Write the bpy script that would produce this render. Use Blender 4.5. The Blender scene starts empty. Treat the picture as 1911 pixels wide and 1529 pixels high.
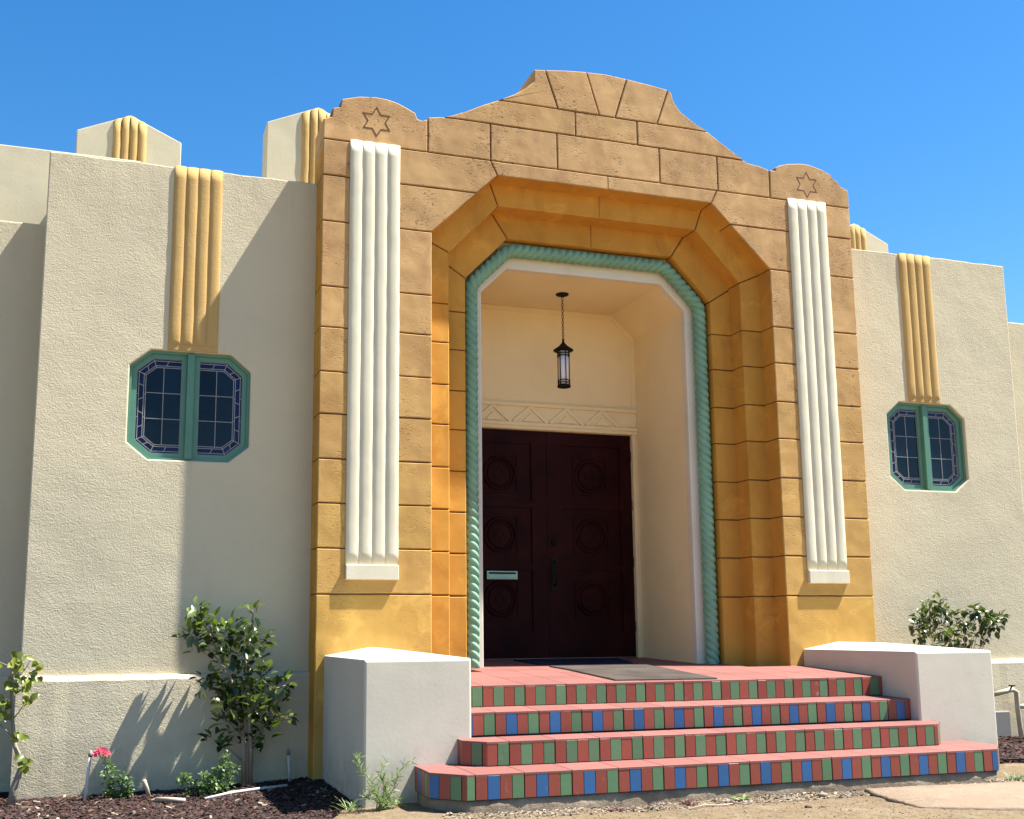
import bpy, bmesh, math, random
from mathutils import Vector, Matrix, noise
random.seed(7)
scene = bpy.context.scene
COL = scene.collection

# ---------------------------------------------------------------- camera
CAM = Vector((-3.92334, -8.25946, 0.31270))
C_R = Vector((0.95003642, -0.31206028, -0.00701346))
C_U = Vector((-0.04273532, -0.15229519, 0.98741069))
C_F = Vector((0.30919977, 0.93777639, 0.15802197))
FPX, PPX, PPY, IW, IH = 2036.37, 895.56, 852.40, 1911.0, 1529.0
cd = bpy.data.cameras.new('camera')
cam = bpy.data.objects.new('camera', cd); COL.objects.link(cam)
m = Matrix.Identity(4)
for i in range(3):
    m[i][0] = C_R[i]; m[i][1] = C_U[i]; m[i][2] = -C_F[i]; m[i][3] = CAM[i]
cam.matrix_world = m
cd.sensor_fit = 'HORIZONTAL'; cd.sensor_width = 36.0; cd.lens = FPX / IW * 36.0
cd.shift_x = (IW / 2 - PPX) / IW; cd.shift_y = (PPY - IH / 2) / IW
cd.clip_start = 0.05; cd.clip_end = 3000
scene.camera = cam

# ---------------------------------------------------------------- sky, sun, exposure
SUN = Vector((3.55, -1.0, 6.75)).normalized()          # towards the sun
el = math.asin(SUN.z); az = math.atan2(SUN.x, SUN.y)
w = bpy.data.worlds.new('World'); scene.world = w; w.use_nodes = True
nt = w.node_tree; nt.nodes.clear()
sky = nt.nodes.new('ShaderNodeTexSky'); sky.sky_type = 'NISHITA'; sky.sun_disc = False
sky.sun_elevation = el; sky.sun_rotation = az; sky.altitude = 50
sky.air_density = 1.0; sky.dust_density = 0.25; sky.ozone_density = 2.2
hs = nt.nodes.new('ShaderNodeHueSaturation'); hs.inputs['Saturation'].default_value = 1.37
bg = nt.nodes.new('ShaderNodeBackground'); bg.inputs['Strength'].default_value = 0.066
wo = nt.nodes.new('ShaderNodeOutputWorld')
nt.links.new(sky.outputs[0], hs.inputs['Color']); nt.links.new(hs.outputs[0], bg.inputs['Color']); nt.links.new(bg.outputs[0], wo.inputs[0])
sd = bpy.data.lights.new('sun', 'SUN'); sd.energy = 5.0; sd.angle = math.radians(0.53); sd.color = (1.0, 0.965, 0.91)
so = bpy.data.objects.new('sun', sd); COL.objects.link(so); so.location = (6, -4, 12)
so.rotation_euler = (-SUN).to_track_quat('-Z', 'Y').to_euler()
vs = scene.view_settings; vs.view_transform = 'Standard'; vs.look = 'None'; vs.gamma = 1.0
vs.use_curve_mapping = False; vs.exposure = 1.70

# ---------------------------------------------------------------- helpers
def px(u, v, Y):
    r = C_R * ((u - PPX) / FPX) + C_U * (-(v - PPY) / FPX) + C_F
    return CAM + r * ((Y - CAM.y) / r.y)

ORG = {}
def tag(o, label=None, cat=None, group=None, kind=None):
    if label: o['label'] = label
    if cat: o['category'] = cat
    if group: o['group'] = group
    if kind: o['kind'] = kind
    return o

def empty(name, loc, label=None, cat=None, group=None):
    o = bpy.data.objects.new(name, None); COL.objects.link(o)
    o.empty_display_size = 0.1
    o.location = loc; ORG[o] = Vector(loc)
    return tag(o, label, cat, group)

def place(o, parent, origin):
    COL.objects.link(o); ORG[o] = Vector(origin)
    if parent is not None:
        o.parent = parent; o.location = Vector(origin) - ORG[parent]
    else:
        o.location = origin

def obj(name, verts, faces, mat, parent=None, smooth=False, origin=None, color=None, mats=None, midx=None, flip_fix=True):
    vs_ = [Vector(v) for v in verts]
    if origin is None:
        lo = Vector((min(v.x for v in vs_), min(v.y for v in vs_), min(v.z for v in vs_)))
        hi = Vector((max(v.x for v in vs_), max(v.y for v in vs_), max(v.z for v in vs_)))
        origin = Vector(((lo.x + hi.x) / 2, (lo.y + hi.y) / 2, lo.z))
    me = bpy.data.meshes.new(name)
    me.from_pydata([v - Vector(origin) for v in vs_], [], faces)
    if flip_fix:
        bm = bmesh.new(); bm.from_mesh(me)
        bmesh.ops.recalc_face_normals(bm, faces=bm.faces); bm.to_mesh(me); bm.free()
    for mm in (mats or [mat]): me.materials.append(mm)
    if midx:
        for p, i in zip(me.polygons, midx): p.material_index = i
    if smooth:
        for p in me.polygons: p.use_smooth = True
    if smooth == 'caps':
        for p in me.polygons: p.use_smooth = len(p.vertices) <= 4
    o = bpy.data.objects.new(name, me)
    place(o, parent, origin)
    if color: o.color = (*color, 1)
    return o

def share(src, parent, origin, color=None, rot=None):
    o = bpy.data.objects.new(src.name.split('.')[0], src.data)
    place(o, parent, origin)
    if color: o.color = (*color, 1)
    if rot: o.rotation_euler = rot
    return o

def bevel(o, wd=0.012, seg=2):
    b = o.modifiers.new('bevel', 'BEVEL'); b.width = wd; b.segments = seg; b.limit_method = 'ANGLE'; b.angle_limit = math.radians(40)
    b.harden_normals = False
    return o

def join(*parts):
    V, F = [], []
    for v, f in parts:
        n = len(V); V += list(v); F += [tuple(i + n for i in q) for q in f]
    return V, F

def box(x0, x1, y0, y1, z0, z1):
    v = [(x0, y0, z0), (x1, y0, z0), (x1, y1, z0), (x0, y1, z0), (x0, y0, z1), (x1, y0, z1), (x1, y1, z1), (x0, y1, z1)]
    return v, [(3, 2, 1, 0), (4, 5, 6, 7), (0, 1, 5, 4), (1, 2, 6, 5), (2, 3, 7, 6), (3, 0, 4, 7)]

def area2(p): return sum(p[i][0] * p[(i + 1) % len(p)][1] - p[(i + 1) % len(p)][0] * p[i][1] for i in range(len(p)))

def inset(poly, dd):
    if area2(poly) < 0: poly = poly[::-1]
    n = len(poly); out = []
    for i in range(n):
        a, b, c = Vector(poly[i - 1]), Vector(poly[i]), Vector(poly[(i + 1) % n])
        d1 = (b - a).normalized(); d2 = (c - b).normalized()
        n1 = Vector((-d1.y, d1.x)); n2 = Vector((-d2.y, d2.x))
        k = 1 + n1.dot(n2)
        mv = (n1 + n2) / max(k, 0.35)
        out.append(tuple(b + mv * dd))
    return out

def clip(poly, a, b, c):          # keep a*x+b*y<=c
    out = []
    for i in range(len(poly)):
        p, q = poly[i - 1], poly[i]
        fp = a * p[0] + b * p[1] - c; fq = a * q[0] + b * q[1] - c
        if (fp <= 0) != (fq <= 0):
            t = fp / (fp - fq); out.append((p[0] + t * (q[0] - p[0]), p[1] + t * (q[1] - p[1])))
        if fq <= 0: out.append(q)
    return out

def prism(poly, y0, y1, b=0.0):
    """XZ polygon, front at y0 (towards the camera), back at y1, optional bevelled front edge"""
    if area2(poly) < 0: poly = poly[::-1]
    n = len(poly); V = []; F = []
    if b > 0:
        fr = inset(poly, b)
        V += [(x, y0, z) for x, z in fr]; V += [(x, y0 + b, z) for x, z in poly]; V += [(x, y1, z) for x, z in poly]
        F.append(tuple(range(n)))
        for k in (0, 1):
            for i in range(n):
                j = (i + 1) % n; F.append((k * n + j, k * n + i, (k + 1) * n + i, (k + 1) * n + j))
        F.append(tuple(range(3 * n - 1, 2 * n - 1, -1)))
    else:
        V += [(x, y0, z) for x, z in poly]; V += [(x, y1, z) for x, z in poly]
        F.append(tuple(range(n)))
        for i in range(n):
            j = (i + 1) % n; F.append((j, i, n + i, n + j))
        F.append(tuple(range(2 * n - 1, n - 1, -1)))
    return V, F

def prism_holes(outer, holes, y0, y1):
    bm = bmesh.new(); loops = [outer] + holes; es = []
    for L in loops:
        vv = [bm.verts.new((x, y0, z)) for x, z in L]
        for i in range(len(vv)): es.append(bm.edges.new((vv[i], vv[(i + 1) % len(vv)])))
    bmesh.ops.triangle_fill(bm, use_beauty=True, use_dissolve=False, edges=es)
    bm.verts.ensure_lookup_table(); bm.verts.index_update()
    V = [tuple(v.co) for v in bm.verts]; F = [tuple(v.index for v in f.verts) for f in bm.faces]; bm.free()
    n = len(V); V2 = V + [(x, y1, z) for x, _, z in V]; F2 = F + [tuple(i + n for i in f[::-1]) for f in F]
    o = 0
    for L in loops:
        k = len(L)
        for i in range(k):
            j = (i + 1) % k; F2.append((o + i, o + j, n + o + j, n + o + i))
        o += k
    return V2, F2

def tube(pts, rads, seg=8, cap=True):
    pts = [Vector(p) for p in pts]
    if not isinstance(rads, (list, tuple)): rads = [rads] * len(pts)
    V = []; F = []; up = Vector((0.13, 0.31, 0.94))
    for i, p in enumerate(pts):
        t = (pts[min(i + 1, len(pts) - 1)] - pts[max(i - 1, 0)]).normalized()
        a = t.cross(up)
        if a.length < 1e-3: a = t.cross(Vector((1, 0, 0)))
        a.normalize(); b = t.cross(a)
        for k in range(seg):
            th = 2 * math.pi * k / seg; V.append(p + (a * math.cos(th) + b * math.sin(th)) * rads[i])
    for i in range(len(pts) - 1):
        for k in range(seg):
            k2 = (k + 1) % seg; F.append((i * seg + k, i * seg + k2, (i + 1) * seg + k2, (i + 1) * seg + k))
    if cap:
        F.append(tuple(range(seg))[::-1]); F.append(tuple(range((len(pts) - 1) * seg, len(pts) * seg)))
    return V, F

def lathe(cx, cy, prof, seg=24):
    V = []; F = []
    for r, z in prof:
        for k in range(seg):
            a = 2 * math.pi * k / seg; V.append((cx + r * math.cos(a), cy + r * math.sin(a), z))
    for i in range(len(prof) - 1):
        for k in range(seg):
            k2 = (k + 1) % seg; F.append((i * seg + k, i * seg + k2, (i + 1) * seg + k2, (i + 1) * seg + k))
    F.append(tuple(range(seg))[::-1]); F.append(tuple(range((len(prof) - 1) * seg, len(prof) * seg)))
    return V, F

def torus_xz(cx, y, cz, R, r, seg=28, rs=6):
    V = []; F = []
    for i in range(seg):
        a = 2 * math.pi * i / seg
        for k in range(rs):
            b = 2 * math.pi * k / rs
            V.append((cx + (R + r * math.cos(b)) * math.cos(a), y + r * math.sin(b), cz + (R + r * math.cos(b)) * math.sin(a)))
    for i in range(seg):
        for k in range(rs):
            F.append((i * rs + k, ((i + 1) % seg) * rs + k, ((i + 1) % seg) * rs + (k + 1) % rs, i * rs + (k + 1) % rs))
    return V, F

# ---------------------------------------------------------------- materials
class N:
    def __init__(s, name):
        s.m = bpy.data.materials.new(name); s.m.use_nodes = True; s.t = s.m.node_tree
        s.b = s.t.nodes['Principled BSDF']; s.pos = s.t.nodes.new('ShaderNodeNewGeometry').outputs['Position']
    def new(s, k): return s.t.nodes.new(k)
    def link(s, a, b): s.t.links.new(a, b)
    def noise(s, scale, detail=4, rough=0.55, vec=None, dist=0.0):
        n = s.new('ShaderNodeTexNoise'); n.inputs['Scale'].default_value = scale; n.inputs['Detail'].default_value = detail
        n.inputs['Roughness'].default_value = rough; n.inputs['Distortion'].default_value = dist
        s.link(vec or s.pos, n.inputs['Vector']); return n.outputs['Fac']
    def voro(s, scale, feat='F1', vec=None):
        n = s.new('ShaderNodeTexVoronoi'); n.feature = feat; n.inputs['Scale'].default_value = scale
        s.link(vec or s.pos, n.inputs['Vector']); return n.outputs['Distance']
    def ramp(s, fac, a, b, va=0.0, vb=1.0):
        n = s.new('ShaderNodeMapRange'); n.inputs['From Min'].default_value = a; n.inputs['From Max'].default_value = b
        n.inputs['To Min'].default_value = va; n.inputs['To Max'].default_value = vb; s.link(fac, n.inputs['Value']); return n.outputs[0]
    def math(s, op, a, b):
        n = s.new('ShaderNodeMath'); n.operation = op
        for i, q in enumerate((a, b)):
            if isinstance(q, (int, float)): n.inputs[i].default_value = q
            else: s.link(q, n.inputs[i])
        return n.outputs[0]
    def mix(s, fac, a, b, mode='MIX'):
        n = s.new('ShaderNodeMix'); n.data_type = 'RGBA'; n.blend_type = mode
        for inp, q in ((n.inputs[0], fac), (n.inputs[6], a), (n.inputs[7], b)):
            if isinstance(q, (int, float)): inp.default_value = q
            elif isinstance(q, tuple): inp.default_value = (*q, 1)
            else: s.link(q, inp)
        return n.outputs[2]
    def stretch(s, x, y, z):
        n = s.new('ShaderNodeMapping'); n.inputs['Scale'].default_value = (x, y, z); s.link(s.pos, n.inputs['Vector']); return n.outputs[0]
    def bump(s, h, strength, dist, prev=None):
        n = s.new('ShaderNodeBump'); n.inputs['Strength'].default_value = strength; n.inputs['Distance'].default_value = dist
        s.link(h, n.inputs['Height'])
        if prev is not None: s.link(prev, n.inputs['Normal'])
        return n.outputs[0]
    def done(s, col, rough=0.85, normal=None, spec=0.3, metallic=0.0):
        if isinstance(col, tuple): s.b.inputs['Base Color'].default_value = (*col, 1)
        else: s.link(col, s.b.inputs['Base Color'])
        if isinstance(rough, (int, float)): s.b.inputs['Roughness'].default_value = rough
        else: s.link(rough, s.b.inputs['Roughness'])
        s.b.inputs['Specular IOR Level'].default_value = spec; s.b.inputs['Metallic'].default_value = metallic
        if normal is not None: s.link(normal, s.b.inputs['Normal'])
        return s.m

def stucco(name, c1, c2, amp=1.0):
    n = N(name)
    big = n.noise(0.9, 4, 0.6); mid = n.noise(5, 3)
    col = n.mix(n.ramp(big, 0.3, 0.72), c1, c2)
    streak = n.noise(2.0, 4, 0.6, vec=n.stretch(2.2, 2.2, 0.35))
    col = n.mix(n.ramp(streak, 0.6, 0.8, 0, 0.22), col, (c2[0] * 0.72, c2[1] * 0.7, c2[2] * 0.66))
    zz = n.new('ShaderNodeSeparateXYZ'); n.link(n.pos, zz.inputs[0])
    run = n.noise(3.0, 5, 0.7, vec=n.stretch(3.0, 3.0, 0.25))
    rain = n.math('MULTIPLY', n.ramp(run, 0.48, 0.72), n.ramp(n.math('ADD', zz.outputs['Z'], n.ramp(n.noise(2.5, 3), 0, 1, -0.5, 0.5)), 3.1, 4.0))
    splash = n.math('MULTIPLY', n.ramp(n.noise(7, 5, 0.7), 0.35, 0.7), n.ramp(n.math('ADD', zz.outputs['Z'], n.ramp(n.noise(4, 3), 0, 1, -0.25, 0.25)), -0.8, -0.35, 1, 0))
    col = n.mix(n.math('MULTIPLY', rain, 0.38), col, (c2[0] * 0.62, c2[1] * 0.62, c2[2] * 0.62))
    col = n.mix(n.math('MULTIPLY', splash, 0.45), col, (0.26, 0.19, 0.11))
    fine = n.noise(90, 3, 0.6, dist=0.6); drag = n.noise(38, 3, 0.55, vec=n.stretch(0.9, 1.0, 1.2), dist=1.4)
    b = n.bump(n.noise(1.2, 2), 1.0, 0.020 * amp)
    b = n.bump(mid, 0.7, 0.006 * amp, b)
    b = n.bump(drag, 1.0, 0.0032 * amp, b)
    b = n.bump(fine, 1.0, 0.0030 * amp, b)
    return n.done(col, 0.92, b, 0.15)

def smooth_plaster(name, c1, c2, amp=1.0, dirt=0.0, soil=False):
    n = N(name)
    col = n.mix(n.ramp(n.noise(1.7, 5, 0.6), 0.35, 0.7), c1, c2)
    if dirt:
        d_ = n.noise(4.0, 5, 0.65, vec=n.stretch(1, 1, 0.5))
        col = n.mix(n.ramp(d_, 0.56, 0.78, 0, dirt), col, (c2[0] * 0.62, c2[1] * 0.58, c2[2] * 0.52))
    if soil:
        zz = n.new('ShaderNodeSeparateXYZ'); n.link(n.pos, zz.inputs[0])
        sp_ = n.math('MULTIPLY', n.ramp(n.noise(9, 5, 0.7), 0.3, 0.7), n.ramp(n.math('ADD', zz.outputs['Z'], n.ramp(n.noise(5, 3), 0, 1, -0.22, 0.22)), -0.78, -0.42, 1, 0))
        col = n.mix(n.math('MULTIPLY', sp_, 0.7), col, (0.23, 0.165, 0.10))
        sc = n.math('MULTIPLY', n.ramp(n.noise(6, 5, 0.75, vec=n.stretch(1.0, 1.0, 2.6)), 0.60, 0.72), 0.22)
        col = n.mix(sc, col, (0.33, 0.29, 0.22))
    b = n.bump(n.noise(2.2, 2), 1.0, 0.010 * amp); b = n.bump(n.noise(40, 3), 0.6, 0.0022 * amp, b)
    return n.done(col, 0.75, b, 0.25)

def stone():
    n = N('ochre_cast_stone')
    oi = n.new('ShaderNodeObjectInfo')
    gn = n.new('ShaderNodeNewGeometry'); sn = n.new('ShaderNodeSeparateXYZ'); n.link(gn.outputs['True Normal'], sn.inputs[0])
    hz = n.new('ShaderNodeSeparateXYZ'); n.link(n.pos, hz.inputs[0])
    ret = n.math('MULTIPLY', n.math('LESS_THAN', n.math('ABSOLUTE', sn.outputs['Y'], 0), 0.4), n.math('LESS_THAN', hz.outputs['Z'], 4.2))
    base = n.mix(ret, oi.outputs['Color'], (0.56, 0.28, 0.044))     # faces not turned to the front, below the parapet, take a deeper ochre
    big = n.noise(1.5, 5, 0.65)
    col = n.mix(n.ramp(big, 0.32, 0.7, 0, 0.85), base, n.mix(1.0, base, (0.80, 0.74, 0.70), 'MULTIPLY'))
    cl = n.noise(3.3, 6, 0.7, dist=0.6)
    col = n.mix(n.ramp(cl, 0.54, 0.70, 0, 0.65), col, n.mix(1.0, base, (1.28, 1.30, 1.36), 'MULTIPLY'))
    st = n.noise(2.6, 5, 0.68, vec=n.stretch(1.2, 1.2, 0.6), dist=0.4)
    col = n.mix(n.math('MULTIPLY', n.ramp(st, 0.50, 0.70, 0, 0.62), n.ramp(hz.outputs['Z'], 0.3, 4.0, 0.35, 1.0)), col, n.mix(1.0, base, (0.58, 0.50, 0.46), 'MULTIPLY'))
    mask = n.ramp(n.noise(2.3, 4, 0.65), 0.47, 0.62)
    mask = n.math('MULTIPLY', mask, n.ramp(hz.outputs['Z'], 0.6, 4.2, 0.25, 1.0))
    pits = n.ramp(n.noise(40, 3, 0.62, vec=n.stretch(0.7, 0.7, 1.5), dist=0.9), 0.56, 0.66)
    hy = n.math('LESS_THAN', hz.outputs['Y'], 0.1)
    pits = n.math('MULTIPLY', n.math('MULTIPLY', pits, mask), n.math('MULTIPLY', n.math('SUBTRACT', 1.0, ret), hy))
    col = n.mix(n.math('MULTIPLY', pits, 0.7), col, (0.10, 0.055, 0.028))
    b = n.bump(n.noise(2.2, 2), 1.0, 0.020); b = n.bump(n.noise(11, 3), 0.7, 0.0022, b)
    b = n.bump(n.math('MULTIPLY', pits, -1.0), 0.9, 0.008, b); b = n.bump(n.noise(90, 2), 0.5, 0.0012, b)
    return n.done(col, 0.82, b, 0.2)

def paint(name, c, rough=0.5, var=0.12, bumpd=0.0012, scale=20, spec=0.4):
    n = N(name)
    col = n.mix(n.ramp(n.noise(3.0, 4), 0.3, 0.7), tuple(q * (1 - var) for q in c), tuple(min(1, q * (1 + var)) for q in c))
    return n.done(col, rough, n.bump(n.noise(scale, 3), 0.8, bumpd), spec)

def tile(name, c, rough=0.38):
    n = N(name); oi = n.new('ShaderNodeObjectInfo')
    col = n.mix(oi.outputs['Random'], tuple(q * 0.86 for q in c), tuple(q * 1.13 for q in c))
    col = n.mix(n.ramp(n.noise(9, 5, 0.65), 0.42, 0.75, 0, 0.35), col, tuple(q * 0.72 + 0.02 for q in c))
    sc = n.ramp(n.noise(24, 4, 0.7, vec=n.stretch(1, 1, 0.4)), 0.66, 0.75, 0, 0.35)
    col = n.mix(sc, col, (0.5, 0.45, 0.4))
    return n.done(col, rough, n.bump(n.noise(30, 3), 0.5, 0.0012), 0.35)

def pink_tile():
    n = N('salmon_quarry_tile'); oi = n.new('ShaderNodeObjectInfo')
    c = (0.30, 0.10, 0.08)
    col = n.mix(oi.outputs['Random'], (0.20, 0.075, 0.062), (0.24, 0.094, 0.077))
    col = n.mix(n.ramp(n.noise(5, 5, 0.65), 0.45, 0.75, 0, 0.4), col, (0.155, 0.075, 0.06))
    col = n.mix(n.ramp(n.noise(28, 4, 0.7), 0.60, 0.74, 0, 0.4), col, (0.10, 0.05, 0.04))
    return n.done(col, 0.62, n.bump(n.noise(40, 3), 0.5, 0.001), 0.3)

M = {}
M['wall'] = stucco('cream_stucco', (0.585, 0.51, 0.345), (0.515, 0.455, 0.315))
M['wall_smooth'] = smooth_plaster('grey_cream_plaster', (0.54, 0.48, 0.33), (0.47, 0.425, 0.30), 0.6, 0.2)
M['white'] = smooth_plaster('white_plaster', (0.555, 0.515, 0.41), (0.50, 0.465, 0.375), 0.45, 0.12, True)
M['cream'] = smooth_plaster('cream_paint', (0.62, 0.575, 0.42), (0.55, 0.51, 0.375), 0.45, 0.35)
M['vest'] = smooth_plaster('vestibule_cream', (0.82, 0.655, 0.38), (0.76, 0.60, 0.345), 0.5, 0.1)
M['trim'] = smooth_plaster('off_white_trim', (0.70, 0.64, 0.52), (0.62, 0.56, 0.45), 0.4, 0.25)
M['yellow'] = stucco('yellow_stucco', (0.49, 0.325, 0.125), (0.43, 0.28, 0.105), 0.6)
M['stone'] = stone()
M['joint'] = paint('brown_joint', (0.12, 0.046, 0.018), 0.9, 0.25, 0.001)
M['teal'] = paint('teal_paint', (0.165, 0.325, 0.215), 0.42, 0.18, 0.0012)
M['frame'] = paint('teal_frame_paint', (0.088, 0.215, 0.148), 0.45, 0.08, 0.0006)
M['door'] = paint('dark_red_wood', (0.023, 0.0038, 0.0034), 0.5, 0.4, 0.0012, 30, 0.06)
M['black'] = paint('black_iron', (0.010, 0.008, 0.007), 0.6, 0.2, 0.0006, 20, 0.12)
M['red_t'] = tile('brick_red_tile', (0.255, 0.058, 0.038))
M['green_t'] = tile('green_tile', (0.095, 0.185, 0.092))
M['blue_t'] = tile('blue_tile', (0.026, 0.105, 0.255))
M['pink'] = pink_tile()
M['grout'] = paint('dark_grout', (0.045, 0.022, 0.018), 0.95, 0.3)
M['mat'] = paint('grey_coir', (0.075, 0.062, 0.052), 1.0, 0.3, 0.006, 260, 0.05)
M['mat2'] = paint('navy_mat', (0.02, 0.022, 0.04), 1.0, 0.3, 0.005, 200, 0.05)
M['pvc'] = paint('weathered_pvc', (0.55, 0.52, 0.46), 0.55, 0.2)
M['pipe'] = paint('painted_pipe', (0.36, 0.31, 0.22), 0.7, 0.3)
M['rust'] = paint('rusty_brown', (0.10, 0.05, 0.03), 0.8, 0.4)
M['brass'] = paint('mail_slot_metal', (0.34, 0.60, 0.45), 0.4, 0.2)
M['panel'] = paint('grey_panel', (0.20, 0.19, 0.17), 0.7, 0.1)
M['stick'] = paint('dry_wood', (0.42, 0.34, 0.25), 0.9, 0.3)
M['bark'] = paint('grey_bark', (0.27, 0.215, 0.16), 0.9, 0.35, 0.004, 60)
M['chip'] = None

def concrete():
    n = N('stained_concrete')
    col = n.mix(n.ramp(n.noise(4, 6, 0.7), 0.35, 0.7), (0.32, 0.255, 0.18), (0.15, 0.115, 0.082))
    return n.done(col, 0.95, n.bump(n.noise(25, 6, 0.7), 1.0, 0.012), 0.1)
M['concrete'] = concrete()

def glass(name, c, rough=0.06):
    n = N(name); oi = n.new('ShaderNodeObjectInfo')
    col = n.mix(oi.outputs['Random'], tuple(q * 0.5 for q in c), tuple(q * 1.5 for q in c))
    return n.done(col, rough, n.bump(n.noise(14, 2), 0.5, 0.0015), 0.26)
M['glass_b'] = glass('deep_blue_glass', (0.004, 0.005, 0.045), 0.12)
M['glass_c'] = glass('dark_leaded_glass', (0.003, 0.008, 0.016), 0.05)
M['lead'] = paint('lead_came', (0.27, 0.26, 0.25), 0.45, 0.1)
n = N('frosted_lantern_glass'); M['frost'] = n.done((0.78, 0.74, 0.78), 0.4, None, 0.4)
n.b.inputs['Subsurface Weight'].default_value = 0.0

def leafmat(name, dark, light, rough=0.35, trans=0.25):
    n = N(name); a = n.new('ShaderNodeAttribute'); a.attribute_name = 'tint'
    col = n.mix(a.outputs['Fac'], dark, light)
    n.done(col, rough, None, 0.5)
    tr = n.new('ShaderNodeBsdfTranslucent'); n.link(n.mix(1.0, col, (1.6, 1.7, 0.9), 'MULTIPLY'), tr.inputs['Color'])
    ms = n.new('ShaderNodeMixShader'); ms.inputs[0].default_value = trans
    out = n.t.nodes['Material Output']
    n.link(n.b.outputs[0], ms.inputs[1]); n.link(tr.outputs[0], ms.inputs[2]); n.link(ms.outputs[0], out.inputs['Surface'])
    return n.m
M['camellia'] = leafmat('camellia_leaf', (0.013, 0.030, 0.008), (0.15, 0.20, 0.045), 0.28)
M['sapling'] = leafmat('sapling_leaf', (0.08, 0.12, 0.02), (0.24, 0.26, 0.04), 0.4, 0.35)
M['rose'] = leafmat('rose_leaf', (0.05, 0.10, 0.03), (0.17, 0.25, 0.09), 0.45)
M['petal'] = leafmat('rose_petal', (0.50, 0.05, 0.17), (0.70, 0.19, 0.36), 0.5)
M['weed'] = leafmat('feathery_weed', (0.13, 0.19, 0.07), (0.30, 0.38, 0.16), 0.5)
M['purple'] = leafmat('purple_leaf', (0.06, 0.025, 0.03), (0.20, 0.10, 0.09), 0.5)
M['litter'] = leafmat('dry_litter', (0.08, 0.05, 0.03), (0.36, 0.30, 0.22), 0.9, 0.05)
M['chip'] = leafmat('bark_chip', (0.012, 0.005, 0.004), (0.075, 0.032, 0.022), 0.9, 0.0)

def groundmat():
    n = N('sandy_ground')
    at = n.new('ShaderNodeAttribute'); at.attribute_name = 'bed'
    sand = n.mix(n.ramp(n.noise(1.6, 6, 0.65), 0.35, 0.7), (0.21, 0.157, 0.098), (0.17, 0.125, 0.076))
    sand = n.mix(n.ramp(n.noise(13, 6, 0.75), 0.50, 0.70, 0, 0.75), sand, (0.12, 0.078, 0.046))
    sand = n.mix(n.ramp(n.noise(5, 5, 0.7, dist=0.5), 0.56, 0.7, 0, 0.6), sand, (0.27, 0.22, 0.155))
    sand = n.mix(n.ramp(n.noise(60, 3, 0.7), 0.62, 0.72, 0, 0.5), sand, (0.27, 0.21, 0.14))
    soil = n.mix(n.ramp(n.noise(22, 5, 0.7), 0.35, 0.7), (0.022, 0.010, 0.007), (0.055, 0.026, 0.018))
    edge = n.ramp(n.math('ADD', at.outputs['Fac'], n.ramp(n.noise(9, 4, 0.6), 0, 1, -0.35, 0.35)), 0.45, 0.55)
    sx = n.new('ShaderNodeSeparateXYZ'); n.link(n.pos, sx.inputs[0])
    bounce_ground = n.mix(n.ramp(n.noise(3, 5, 0.7), 0.35, 0.7), (0.19, 0.14, 0.075), (0.25, 0.18, 0.10))  # added tone for the unseen far ground, set to tune light bounced onto the facade
    col = n.mix(edge, sand, soil)
    col = n.mix(n.ramp(n.math('ADD', sx.outputs['Y'], n.ramp(n.noise(0.8, 4), 0, 1, -1.0, 1.0)), -5.6, -4.8, 1, 0), col, bounce_ground)
    b = n.bump(n.noise(7, 6, 0.65), 1.0, 0.045); b = n.bump(n.noise(60, 5, 0.75), 1.0, 0.010, b)
    return n.done(col, 0.97, b, 0.05)
M['ground'] = groundmat()
n = N('pinkish_slab'); _c = n.mix(n.ramp(n.noise(2.5, 6, 0.65), 0.35, 0.7), (0.245, 0.185, 0.13), (0.20, 0.145, 0.098))
_c = n.mix(n.ramp(n.noise(11, 5, 0.7), 0.55, 0.75, 0, 0.5), _c, (0.13, 0.082, 0.055))
_c = n.mix(n.ramp(n.noise(5, 5, 0.7), 0.55, 0.7, 0, 0.7), _c, (0.32, 0.255, 0.185))
M['slab'] = n.done(_c, 0.95, n.bump(n.noise(30, 5, 0.7), 1.0, 0.008, n.bump(n.noise(5, 4), 1.0, 0.02)), 0.1)

# ---------------------------------------------------------------- ground
def gz(x, y):
    z = -0.745
    t = min(1, max(0, (-x - 2.0) / 1.6)); z -= 0.075 * t * t * (3 - 2 * t)
    t = min(1, max(0, (x - 1.7) / 0.8)); z += 0.035 * t
    if y < -3.2: z -= min(0.55, 0.09 * (-3.2 - y))
    if abs(x) < 40 and abs(y) < 40:
        z += 0.016 * noise.noise(Vector((x * 1.7, y * 1.7, 0))) + 0.008 * noise.noise(Vector((x * 6, y * 6, 3)))
    return z
def bedmask(x, y):
    if x < -1.8:
        t = (y + 2.7 + 0.25 * math.sin(x * 2)) / 0.3
        if x > -2.75: t = min(t, (y + 1.25 + (-2.45 - x) * 2.2) / 0.25)
        return max(0, min(1, t))
    if x > 2.45: return max(0, min(1, (y + 1.45 - 0.12 * (x - 2.45)) / 0.1))
    return 0.0
def axis(lo, hi, st, far):
    a = []; v = lo
    while v <= hi + 1e-6: a.append(v); v += st
    s = st
    r = []; v = hi
    while v < far: s *= 1.5; v += s; r.append(v)
    s = st; l = []; v = lo
    while v > -far: s *= 1.5; v -= s; l.append(v)
    return l[::-1] + a + r
gx = axis(-6.0, 6.0, 0.08, 900); gy = axis(-3.6, 0.4, 0.05, 900)
GV = [(x, y, gz(x, y)) for y in gy for x in gx]; nx = len(gx)
GF = [(j * nx + i, j * nx + i + 1, (j + 1) * nx + i + 1, (j + 1) * nx + i) for j in range(len(gy) - 1) for i in range(nx - 1)]
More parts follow.
